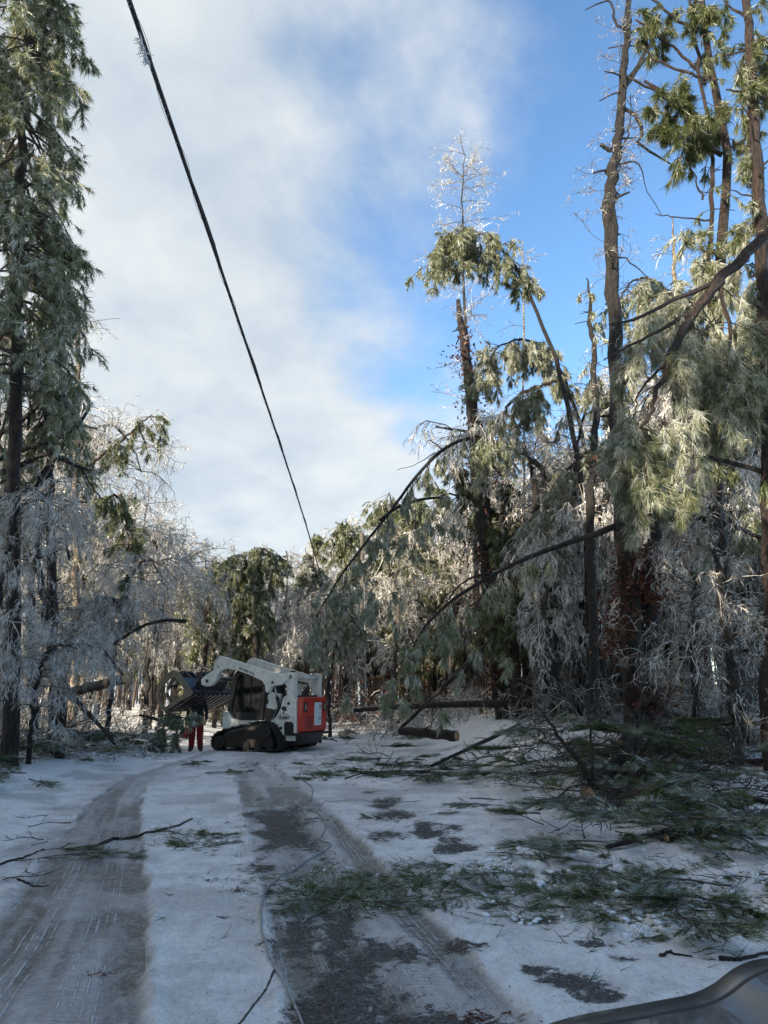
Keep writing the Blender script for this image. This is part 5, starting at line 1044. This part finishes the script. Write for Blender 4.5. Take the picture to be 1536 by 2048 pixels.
# fallen wire on the road
def ground_path(px, n, up, jit=0.0):
    w = cr(np.array([G(a, b)[:2] for a, b in px]), n); w = w + jit * rs.normal(size=w.shape)
    z = ground_field(w[:, 0], w[:, 1])[0] + up; return np.column_stack([w, z])
M['wire'] = mat_noise('grey_wire', [(.3, (.16, .17, .18)), (.7, (.30, .31, .32))], 30, rough=.5)
wq = ground_path([(640, 2120), (606, 2040), (580, 1990), (545, 1930), (524, 1870), (524, 1810), (545, 1765), (590, 1735), (640, 1705), (662, 1690), (640, 1675), (652, 1655), (640, 1630), (615, 1612), (626, 1580), (600, 1555), (604, 1535)], 160, .014)
m1 = MB(); m1.tubes(wq, np.full(160, .0075), 6); tag(m1.build('fallen_wire', M['wire']), 'thin grey fallen wire snaking down the middle of the road', 'wire')
wq = ground_path([(615, 1620), (660, 1607), (720, 1604), (770, 1610), (840, 1606)], 50, .03); m1 = MB(); m1.tubes(wq, np.full(50, .006), 6); tag(m1.build('fallen_wire', M['wire']), 'short loop of thin wire crossing to the right on the road', 'wire')
wq = ground_path([(460, 2075), (500, 2020), (530, 1980), (548, 1945)], 40, -.002); m1 = MB(); m1.tubes(wq, np.full(40, .008), 6); tag(m1.build('fallen_wire', M['cable']), 'dark wire end half sunk in snow at the bottom of the road', 'wire')

# ------------------------------------------------------------------ the car whose bonnet shows at the lower right
M['carpaint'] = paint('dusty_grey_car_paint', (.032, .038, .048), .36, (.085, .084, .082), .85, .5, 8.0)
M['carpaint'].node_tree.nodes['Principled BSDF'].inputs['Metallic'].default_value = .15
crest = cr([P(a, b, 1.75) for a, b in [(985, 2110), (1040, 2075), (1090, 2050), (1160, 2030), (1230, 2017), (1310, 2002), (1380, 1988), (1425, 1968), (1465, 1938), (1500, 1922), (1536, 1916), (1600, 1915), (1700, 1925), (1850, 1925), (2050, 1930), (2350, 1960)]], 60)
rows = [(.16, -.62), (.14, -.35), (.10, -.16), (.05, -.05), (0.02, -.012), (0, 0), (-.06, .004), (-.2, .012), (-.45, .02), (-.8, .03), (-1.2, .045), (-1.5, .06)]
Vh = np.array([crest + np.array([0, dy, dz]) for dy, dz in rows]); side = Vh[:, :1].copy(); side[:, :, 0] -= .035; side[:, :, 2] -= .55; side2 = side.copy(); side2[:, :, 0] += .05; side2[:, :, 2] -= .18
Vh = np.concatenate([side2, side, Vh], 1); nr_, ncv = Vh.shape[:2]; ii = np.arange(nr_ * ncv).reshape(nr_, ncv); mb = MB(); mb.add(Vh, quads=np.stack([ii[:-1, :-1], ii[:-1, 1:], ii[1:, 1:], ii[1:, :-1]], -1))
car = thing('parked_car', 'dusty dark grey car bonnet jutting in at the lower right corner', 'car', (1.4, .6, 0)); mo = mb.build('bonnet', M['carpaint'], car); mo.matrix_parent_inverse = Matrix.Translation(car.location).inverted()
mb = MB(); sq = crest + np.array([0, -.07, .0045]); mb.tubes(sq, np.full(len(sq), .0035), 5); so = mb.build('panel_gap', M['black'], car); so.matrix_parent_inverse = Matrix.Translation(car.location).inverted()
for x in (.75, 2.25):
    w = disc('wheel', 0, 0, .36, -.11, .11, M['rubber'], car, 28, .03); w.rotation_euler = (0, 0, math.pi / 2); w.location = (x - 1.4, .75 - .6, .37); disc('rim', 0, 0, .22, -.115, .115, M['steel'], w, 20, .01)

# ------------------------------------------------------------------ fallen boughs, logs and litter
def GF(x, y): return float(ground_field(np.array([float(x)]), np.array([float(y)]))[0][0])
def bough_mesh(L, n1, frost, nn=15, ln=.20, w=.0042, flat=.38, seed=0):
    wd, nd = MB(), MB(); S = np.zeros((1, 3)); S[0, 2] = .03
    A = grow(S, np.array([[1, 0, .12]]), np.array([L]), 8, .25, .08); A[:, :, 2] = np.maximum(A[:, :, 2], .012); wd.tubes(A, taper(1, 8, .014, .005), 6, att=.5)
    s, d, l1 = spawn(A, np.array([L]), n1, .25, 1, .8, .42); d[:, 2] = np.abs(d[:, 2]) * .35; B = grow(s, d, np.clip(l1, .12, .5), 4, .25, .12); B[:, :, 2] = np.clip(B[:, :, 2] * .8, .01, 9)
    wd.tubes(B, taper(len(B), 4, .006, .003), 4, att=.4)
    k = np.repeat(np.arange(len(B)), 3); t = .4 + .6 * rs.rand(len(k)); t[::3] = 1; ss, T = at(B[k], t); fr = np.clip(frost + .2 * rs.normal(size=len(k)), 0, 1)
    i0 = len(nd.v); nd.needles(ss, unit(T + np.array([.25, 0, .12])), ln, nn, .34, w, .25, fr, .6)
    for v in nd.v[i0:]: v[:, 2] = np.maximum(v[:, 2] * (1 - flat * .4), -.012)
    return wd.mesh('stem', M['twig_dark']), nd.mesh('needles', M['needle_green'], False)
BG = [bough_mesh(.75, 14, .50), bough_mesh(1.0, 18, .45), bough_mesh(.55, 10, .56), bough_mesh(.9, 15, .74), bough_mesh(1.2, 20, .66)]
rb = random.Random(5)
def put_bough(px, py, label, group=None, s=None, rot=None, tilt=None, lift=0.0, j=None, name='pine_bough'):
    g = G(px, py); z = GF(g[0], g[1]); pr = BG[rb.randrange(5) if j is None else j]
    o = thing(name, label, 'pine bough', (g[0], g[1], z + lift), group); sc = s or rb.uniform(.55, 1.1); o.scale = (sc, sc, sc * (.62 if lift == 0 else .9))
    o.rotation_euler = (rb.gauss(0, .08), (rb.gauss(-.02, .06) if tilt is None else tilt), rb.uniform(0, 6.283) if rot is None else rot)
    for me in pr: link(me.name.split('.')[0], me, o)
    return o
def scatter(n, x0, x1, y0, y1, label, group, s=(.5, 1.0), lift=0.0):
    for _ in range(n): put_bough(rb.uniform(x0, x1), rb.uniform(y0, y1), label, group, rb.uniform(*s), lift=rb.uniform(0, lift) if lift else 0)
scatter(28, 560, 820, 1765, 1815, 'green pine bough flattened in the mat across the middle of the road', 'boughs matted across the road', (.25, .45))
scatter(9, 800, 960, 1730, 1800, 'green pine bough on the right half of the road beside the mat', 'boughs right of the road mat', (.28, .5))
scatter(32, 960, 1240, 1690, 1830, 'pine bough lying among broken snow lumps right of the road', 'boughs among the snow lumps', (.3, .55))
scatter(34, 1180, 1560, 1690, 1860, 'pine bough in the snowy heap at the right edge', 'boughs in the right edge heap', (.3, .65), .06)
scatter(40, 620, 1010, 1518, 1562, 'iced pine bough strewn across the road ahead right of the loader', 'boughs strewn across the road ahead', (.45, .85), .05)
scatter(34, 1030, 1540, 1540, 1640, 'pine bough piled on the right bank among the cut stems', 'boughs piled on the right bank', (.6, 1.2), .35)
scatter(44, 1040, 1560, 1485, 1560, 'pine bough in the slash at the foot of the right trees', 'boughs at the foot of the right trees', (.7, 1.3), .6)
scatter(26, 1230, 1560, 1630, 1700, 'dark green bough beside the long stem at right', 'boughs beside the right stem', (.5, 1.0), .28)
scatter(26, 60, 300, 1484, 1520, 'iced pine bough in the brush pile along the left verge', 'boughs in the left verge pile', (.7, 1.2), .25)
scatter(16, -40, 150, 1500, 1530, 'iced pine bough at the foot of the left border trunks', 'boughs at the left trunks', (.6, 1.1), .3)
scatter(12, -60, 60, 1530, 1588, 'pine bough in the small heap at the left border', 'boughs in the left border heap', (.6, 1.0), .2)
scatter(9, 335, 425, 1655, 1700, 'pine sprig beside the red brown stick on the left track', 'sprigs beside the stick', (.25, .45))
scatter(9, 380, 560, 1522, 1548, 'pine sprig on the road in front of the loader tracks', 'sprigs before the loader', (.35, .7))
scatter(12, 660, 860, 1440, 1500, 'iced bough lying at the foot of the far right bank', 'boughs at the far bank foot', (.8, 1.3), .3)
for px, py, lab, s_, r_ in [(608, 1636, 'small pine sprig lying on the bare patch of the right track', .35, .2), (790, 1640, 'flat pine sprig between the two bare patches', .4, 3.0), (860, 1630, 'curved pine sprig on clean snow right of the bare patches', .4, .5), (638, 1563, 'short pine sprig beside the fallen wire ahead', .35, 1.0),
                            (1335, 1835, 'single long needled pine tip lying alone on snow near the bonnet', .75, -.75), (1270, 1880, 'grassy pine sprig left of the lone pine tip', .4, .3), (80, 1705, 'pine sprig at the left edge of the brown track', .5, .4), (30, 1725, 'pine twig reaching in from the left border', .7, .3), (270, 1722, 'dark pine sprig on the ribbed left track', .35, 2.0),
                            (1215, 1690, 'dense dark pine bough lying at the edge of the right slash', 1.0, 3.3), (1190, 1700, 'dense dark pine bough pointing to the road from the right slash', .9, 3.0), (520, 1742, 'pine scrap left of the road mat', .3, 1.0), (880, 1785, 'upturned pine sprig with bare stem at the end of the mat', .5, 1.2), (1010, 1612, 'flat pine sprig at the snow edge left of the cut stem', .6, 3.1), (1080, 1630, 'dark pine sprig below the cut stem', .5, 2.9)]:
    put_bough(px, py, lab, None, s_, r_, 0.0)
# bare twigs
def twig_mesh(L, r, c=(4, 3)):
    mb = MB(); A = grow(np.array([[0, 0, .02]]), np.array([[1, 0, .1]]), np.array([L]), 8, .15, .10); A[:, :, 2] = np.maximum(A[:, :, 2], .008); mb.tubes(A, taper(1, 8, r, r * .35), 6, att=.35, cap=True); cur, Lc = A, np.array([L]); rr = r
    for ci in c:
        s, d, Ln = spawn(cur, Lc, ci, .25, .95, .7, .45); d[:, 2] = np.abs(d[:, 2]) * .6; cur = grow(s, d, np.maximum(Ln, .1), 5, .1, .12); Lc = Ln; rr *= .55; mb.tubes(cur, taper(len(cur), 5, rr, rr * .4), 5, att=.2 + .5 * rs.rand(len(cur)))
    return mb.mesh('fallen_twig', M['twig_dark'])
TW = [twig_mesh(.9, .010), twig_mesh(1.6, .016, (5, 4)), twig_mesh(.6, .008, (3,)), twig_mesh(2.2, .022, (6, 4))]
def put_twigs(n, x0, x1, y0, y1, label, group, s=(.6, 1.1), tilt=.1, js=(0, 1, 2, 3)):
    for _ in range(n):
        g = G(rb.uniform(x0, x1), rb.uniform(y0, y1)); o = link('fallen_twig', TW[rb.choice(js)]); tag(o, label, 'twig', group); o.location = (g[0], g[1], GF(g[0], g[1]) + .005); o.scale = (rb.uniform(*s),) * 3
        o.rotation_euler = (rb.gauss(0, .3), -abs(rb.gauss(0, tilt)), rb.uniform(0, 6.28))
put_twigs(40, 1080, 1560, 1520, 1660, 'bare dark twig in the slash on the right bank', 'twigs in the right slash', (.45, .85), .2)
put_twigs(16, 1150, 1560, 1660, 1850, 'bare twig lying among the right snow lumps', 'twigs among the snow lumps', (.25, .6), .06, (0, 1, 2))
put_twigs(14, 640, 1050, 1515, 1565, 'bare twig among the boughs across the road ahead', 'twigs across the road ahead', (.35, .8), .08)
put_twigs(26, 20, 320, 1440, 1515, 'bare twig in the left verge brush pile', 'twigs in the left brush pile', (.8, 1.5), .4)
put_twigs(12, 660, 860, 1420, 1490, 'bare twig on the far right bank', 'twigs on the far bank', (.8, 1.5), .4)
put_twigs(10, -40, 130, 1600, 1800, 'thin dark twig on the snow of the left verge', 'twigs on the left verge snow', (.3, .7), .05, (0, 2))
put_twigs(14, 560, 1000, 1600, 1850, 'tiny twig scrap on the road snow', 'twig scraps on the road', (.2, .4), .04, (0, 2))
for pts, r, lab in (([(183, 1697), (230, 1680), (300, 1667), (345, 1656), (385, 1640)], .020, 'long red brown stick lying across the left wheel track'), ([(1322, 1912), (1340, 1903), (1350, 1907), (1385, 1913)], .010, 'small black crooked twig on snow above the bonnet'), ([(-20, 1735), (40, 1718), (90, 1700)], .013, 'dark branch reaching onto the snow from the left border'), ([(35, 1760), (70, 1768), (100, 1768)], .008, 'short forked twig on the left snow'),
                    ([(1100, 1612), (1140, 1580), (1180, 1575), (1230, 1590)], .014, 'curved dark branch behind the cut stem end'), ([(940, 1597), (1005, 1602)], .010, 'short straight black stick on snow near the right slash'), ([(1440, 1920), (1490, 1918), (1560, 1900)], .014, 'splintered bark strip at the right border above the bonnet')):
    q = ground_path(pts, 18, r * .8, .004); mb = MB(); mb.tubes(q, np.linspace(r, r * .45, 18), 7, rough=.12, cap=True); tag(mb.build('fallen_stick', M['bark_pine']), lab, 'stick')
# logs
def logth(a, b, r0, r1, label, mat='bark', end=(False, False), name='fallen_log', bow=0.0, stubs=3):
    q = np.linspace(a, b, 12); q[:, 2] += bow * np.sin(np.linspace(0, np.pi, 12)); R = np.linspace(r0, r1, 12); q[1:-1] += rs.normal(size=(10, 3)) * r0 * .10
    T = Tree(name, label, 'log', tuple(a)); T.part('stem', trunk_mb(q, R, 11, .07, stubs), M[mat])
    for e, i, j in ((end[0], 0, 1), (end[1], -1, -2)):
        if e:
            d = unit(q[i] - q[j]); mb = MB(); mb.tubes(np.array([q[i] - d * .004, q[i] + d * .006, q[i] + d * .007]), np.array([R[i] * .97, R[i] * .93, R[i] * .02]), 12); T.part('cut_face', mb, M['cutwood'])
    return T
logth(P(135, 1386, 19.5), P(252, 1357, 17.6), .12, .115, 'broken log with pale end jutting out at left towards the road', 'bark_pine', (False, True))
logth(P(708, 1421, 23.5), P(1015, 1407, 22), .06, .11, 'long thin log lying level across the far right bank', 'bark_pine', (True, False), bow=.05)
logth(P(800, 1461, 20.6), P(914, 1472, 19.6), .10, .135, 'short thick log resting on the far right bank', 'bark_pine', (False, True))
logth(P(862, 1532, 15.0), P(1040, 1450, 17.5), .028, .05, 'slanting dark log leaning up the snowy bank', 'bark')
logth(P(1320, 1425, 15.6), P(1510, 1482, 13.4), .08, .10, 'red brown log slanting down to the right behind the slash', 'bark_pine')
logth(P(800, 1458, 25), P(972, 1292, 24), .05, .09, 'dark broken limb leaning up against the leafy trunk', 'bark')
logth(P(225, 1290, 20), P(372, 1242, 19.5), .035, .05, 'dark bowed stem over the brush above the fallen log', 'bark', bow=.25)
logth(P(180, 1268, 19), P(247, 1352, 18.2), .03, .045, 'thin dark stem slanting down onto the pale ended log', 'bark')
logth(P(145, 1390, 17), P(225, 1478, 16), .04, .03, 'dark limb slanting into the left brush pile', 'bark'); logth(P(280, 1430, 21), P(325, 1442, 20.6), .035, .045, 'short dark stem pointing at the grapple', 'bark')
def glog(px0, py0, px1, py1, r0, r1, label, mat='bark_pine', end=(False, False), up=.06, bow=0.0):
    a, b = G(px0, py0), G(px1, py1); a[2] = GF(a[0], a[1]) + r0 * .7 + up * .2; b[2] = GF(b[0], b[1]) + r1 * .7 + up; return logth(a, b, r0, r1, label, mat, end, bow=bow)
glog(1335, 1695, 1640, 1640, .040, .05, 'long dark stem lying across the slash at right', 'bark_pine', (True, False), .10); glog(1215, 1702, 1350, 1680, .022, .03, 'thin stem pointing left from the right slash', 'bark_pine', (False, False))
glog(1400, 1620, 1600, 1650, .028, .035, 'smooth grey branch arching along the right border', 'bark', bow=.12); glog(1050, 1558, 1560, 1540, .04, .055, 'long dark log lying level behind the cut stem', 'bark_pine'); glog(720, 1548, 860, 1552, .03, .03, 'thin straight log among boughs across the road ahead', 'bark_pine'); glog(1150, 1525, 1330, 1500, .05, .05, 'dark log at the foot of the oak', 'bark')
# cut pine stem with upright branches
a, b = G(1178, 1612), G(1290, 1520); a[2] = GF(a[0], a[1]) + .10; b[2] += .45; T = logth(a, b, .115, .07, 'cut pine stem with pale sawn end and upright branches at right', 'bark', (True, False), 'cut_pine_stem', stubs=2)
def limb_of(T, pts, mat='bark_pine', k=8):
    q, r = path(pts, 16, .012); mb = MB(); mb.tubes(q, r, k, rough=.08); T.part('limb', mb, M[mat]); wt = MB(); s, d, t = from_trunk(q, r, 9, .3, 1, el=(0, .9)); ice_limbs(wt, s, d, .25 + .35 * rs.rand(9), .006, .1, (3, 2), (.5, .5), frost=.3, rmin=.003); T.part('twigs', wt, M['twig_dark'])
Yc = a[1]
for pts in ([(1187, 1600, Yc + .1, .035), (1186, 1560, Yc + .2, .03), (1184, 1500, Yc + .3, .022), (1178, 1440, Yc + .4, .014), (1176, 1385, Yc + .5, .006)], [(1186, 1575, Yc + .2, .045), (1165, 1535, Yc + .2, .04), (1130, 1490, Yc + .2, .03), (1095, 1440, Yc + .2, .02), (1070, 1405, Yc + .2, .01)], [(1225, 1580, Yc + .4, .035), (1262, 1530, Yc + .5, .03), (1300, 1480, Yc + .5, .022), (1330, 1420, Yc + .5, .014), (1352, 1370, Yc + .5, .006)], [(1215, 1600, Yc + .2, .03), (1270, 1555, Yc + .3, .026), (1320, 1520, Yc + .4, .018), (1375, 1490, Yc + .4, .008)], [(1262, 1535, Yc + .5, .026), (1276, 1460, Yc + .5, .018), (1282, 1370, Yc + .5, .008)], [(1225, 1590, Yc + .2, .025), (1205, 1580, Yc + .1, .02), (1195, 1565, Yc, .015)]): limb_of(T, pts)
a, b = G(1203, 1622), G(1290, 1575); a[2] = GF(a[0], a[1]) + .05; b[2] += .25; logth(a, b, .055, .03, 'thinner stem with round pale cut end beside the cut pine stem', 'bark_pine', (True, False), 'cut_pine_stem', stubs=1)
a, b = G(1240, 1503), G(1300, 1480); logth(a + np.array([0, 0, .15]), b + np.array([0, 0, .3]), .07, .06, 'small log with pale end at the foot of the oak', 'bark', (True, False))
# brush tangles too dense to count
def slash(label, poly, n, frost, h=(.3, 1.0), mat='twig_dark', rmin=.0032):
    wt = MB(); S = []
    while len(S) < n:
        g = G(rs.uniform(poly[0], poly[1]), rs.uniform(poly[2], poly[3])); S.append((g[0], g[1], GF(g[0], g[1]) + .02))
    S = np.array(S); D = unit(rs.normal(size=(n, 3)) * np.array([1, 1, .35]) + UP * .25); ice_limbs(wt, S, D, h[0] + (h[1] - h[0]) * rs.rand(n), .007, .5, (4, 3), (.6, .5), frost=frost, rmin=rmin)
    tag(wt.build('brush_tangle', M[mat]), label, 'brush', kind='stuff')
slash('dark tangled brush over the right bank slash', (1040, 1580, 1470, 1560), 230, .6, (.4, 1.25)); slash('lower brown brush between the cut stems at right', (1150, 1580, 1560, 1660), 130, .55, (.25, .7)); slash('grey iced brush heaped along the left verge', (-40, 310, 1440, 1525), 300, .6, (.4, 1.4), 'twig', .004)
slash('grey brush at the foot of the far right bank', (650, 860, 1410, 1470), 120, .55, (.4, 1.4), 'twig', .0045)
# snow lumps, loose needles, sawdust
def lumps(name, label, regions, seed):
    bm = bmesh.new(); bmesh.ops.create_icosphere(bm, subdivisions=1, radius=1); vs = np.array([v.co[:] for v in bm.verts]); fs = np.array([[v.index for v in f.verts] for f in bm.faces]); bm.free(); mb = MB()
    for x0, x1, y0, y1, n, sz in regions:
        for _ in range(n):
            g = G(rs.uniform(x0, x1), rs.uniform(y0, y1)); s = min(sz * rs.gamma(2.0, .5), sz * 2) * .4; v = vs * (1 + .22 * rs.normal(size=(len(vs), 1))) * np.array([1.2, 1.0, .62]) * s; an = rs.rand() * 6.28; v = v @ np.array([[math.cos(an), math.sin(an), 0], [-math.sin(an), math.cos(an), 0], [0, 0, 1]])
            mb.add(v + np.array([g[0], g[1], GF(g[0], g[1]) + s * .15]), tris=fs)
    tag(mb.build(name, M['snow_clod']), label, 'snow', kind='stuff')
lumps('snow_lumps', 'broken snow lumps churned up right of the road', [(960, 1560, 1700, 1860, 300, .045), (560, 960, 1730, 1815, 90, .022), (1200, 1560, 1780, 1870, 140, .05), (640, 1020, 1515, 1565, 120, .06), (400, 560, 1755, 1840, 30, .018), (980, 1540, 1540, 1690, 110, .05)], 1)
def litter(label, regions, seed, mat='needle_green', L=.16, w=.0026):
    mb = MB(); Ps, As = [], []
    for cx_, cy_, rx, ry, n in regions:
        t = rs.normal(size=(n, 2)) * .55
        for u, v in t: Ps.append(G(cx_ + u * rx, np.clip(cy_ + v * ry, 1500, 2060)))
    Ps = np.array(Ps); z = ground_field(Ps[:, 0], Ps[:, 1])[0]; Ps[:, 2] = z + .006; n = len(Ps); an = rs.rand(n) * 6.28; d = np.stack([np.cos(an), np.sin(an) * .8, .22 * rs.rand(n)], -1)
    mb.needles(Ps, d, np.full(n, L), 5, .30, w, 0, rs.rand(n) * .9, .6); tag(mb.build('needle_litter', M[mat], smooth=False), label, 'needles', kind='stuff')
litter('loose green pine needles strewn over the snow', [(cx_, cy_, rx * 1.1, ry * 1.3, int(8 + rx * ry * st * .035)) for cx_, cy_, rx, ry, st in GREENISH] + [(700, 1780, 160, 36, 300), (1150, 1780, 260, 60, 260), (380, 1680, 90, 22, 60), (900, 1800, 500, 160, 60), (500, 1650, 300, 100, 40)], 3)
M['sawdust'] = mat_var('sawdust', [(0, (.16, .07, .025)), (.5, (.34, .17, .06)), (1, (.52, .32, .15))], .9)
for lab, cx_, cy_, rx, ry in (('orange sawdust patch left of the cut stem', 1100, 1583, 26, 9), ('orange sawdust patch right of the cut stem', 1245, 1640, 40, 13), ('small sawdust patch in the right slash', 1330, 1668, 30, 9)):
    mb = MB(); n = 900; t = rs.normal(size=(n, 2)) * .5; Ps = np.array([G(cx_ + u * rx, cy_ + v * ry) for u, v in t]); Ps[:, 2] = ground_field(Ps[:, 0], Ps[:, 1])[0] + .004 + .02 * rs.rand(n) * np.exp(-(t ** 2).sum(1)); a_ = unit(rs.normal(size=(n, 3))) * .016; b_ = unit(rs.normal(size=(n, 3))) * .016; a_[:, 2] *= .4; b_[:, 2] *= .4
    mb.add(np.stack([Ps, Ps + a_, Ps + b_], 1), tris=np.arange(n * 3).reshape(-1, 3), att=np.repeat(rs.rand(n), 3)); tag(mb.build('sawdust', M['sawdust'], smooth=False), lab, 'sawdust', kind='stuff')
# shreds of bark on the road
for px, py, s_, lab in ((975, 2036, .10, 'shred of red bark at the bottom of the right wheel track'), (190, 1698, .09, 'crushed red bark under the long stick'), (478, 1783, .05, 'small tan wood chip standing in the road snow'), (203, 1943, .05, 'dark chip on the left wheel track')):
    g = G(px, py); mb = MB(); n = 60; c = np.array([g[0], g[1], GF(g[0], g[1]) + .008]) + rs.normal(size=(n, 3)) * np.array([s_, s_ * .5, .008]); d = unit(rs.normal(size=(n, 3)) * np.array([1, .6, .25])) * s_ * .5; e = unit(rs.normal(size=(n, 3)) * np.array([1, 1, .4])) * s_ * .12
    mb.add(np.stack([c, c + d, c + d + e, c + e], 1), quads=np.arange(n * 4).reshape(-1, 4), att=np.repeat(rs.rand(n), 4)); tag(mb.build('bark_shred', M['leaf'], smooth=False), lab, 'bark', kind='stuff')
# boughs hanging out of the grapple
for lab, pts, n, L in (('iced pine bough hanging from the left end of the grapple', [(345, 1418, 20.4, .02), (335, 1440, 20.3, .018), (322, 1470, 20.3, .012), (312, 1497, 20.3, .006)], 22, .5), ('iced pine bough dangling under the middle of the grapple', [(360, 1420, 20.5, .02), (355, 1445, 20.4, .016), (351, 1475, 20.4, .012), (350, 1492, 20.4, .006)], 12, .3), ('short needle clump under the grapple in front of the person', [(388, 1420, 20.5, .02), (390, 1428, 20.5, .014), (391, 1434, 20.5, .006)], 9, .2), ('loose iced bough hooked on the grapple tips', [(330, 1424, 20.3, .015), (350, 1432, 20.2, .014), (375, 1436, 20.2, .006)], 14, .35)):
    hung_pine(lab, pts, n, .02, L, .5, lmin=.15, name='pine_bough', cat='pine bough', n1=6, per=3, nn=13, ln=.17, w=.008, el=(-.8, 0))
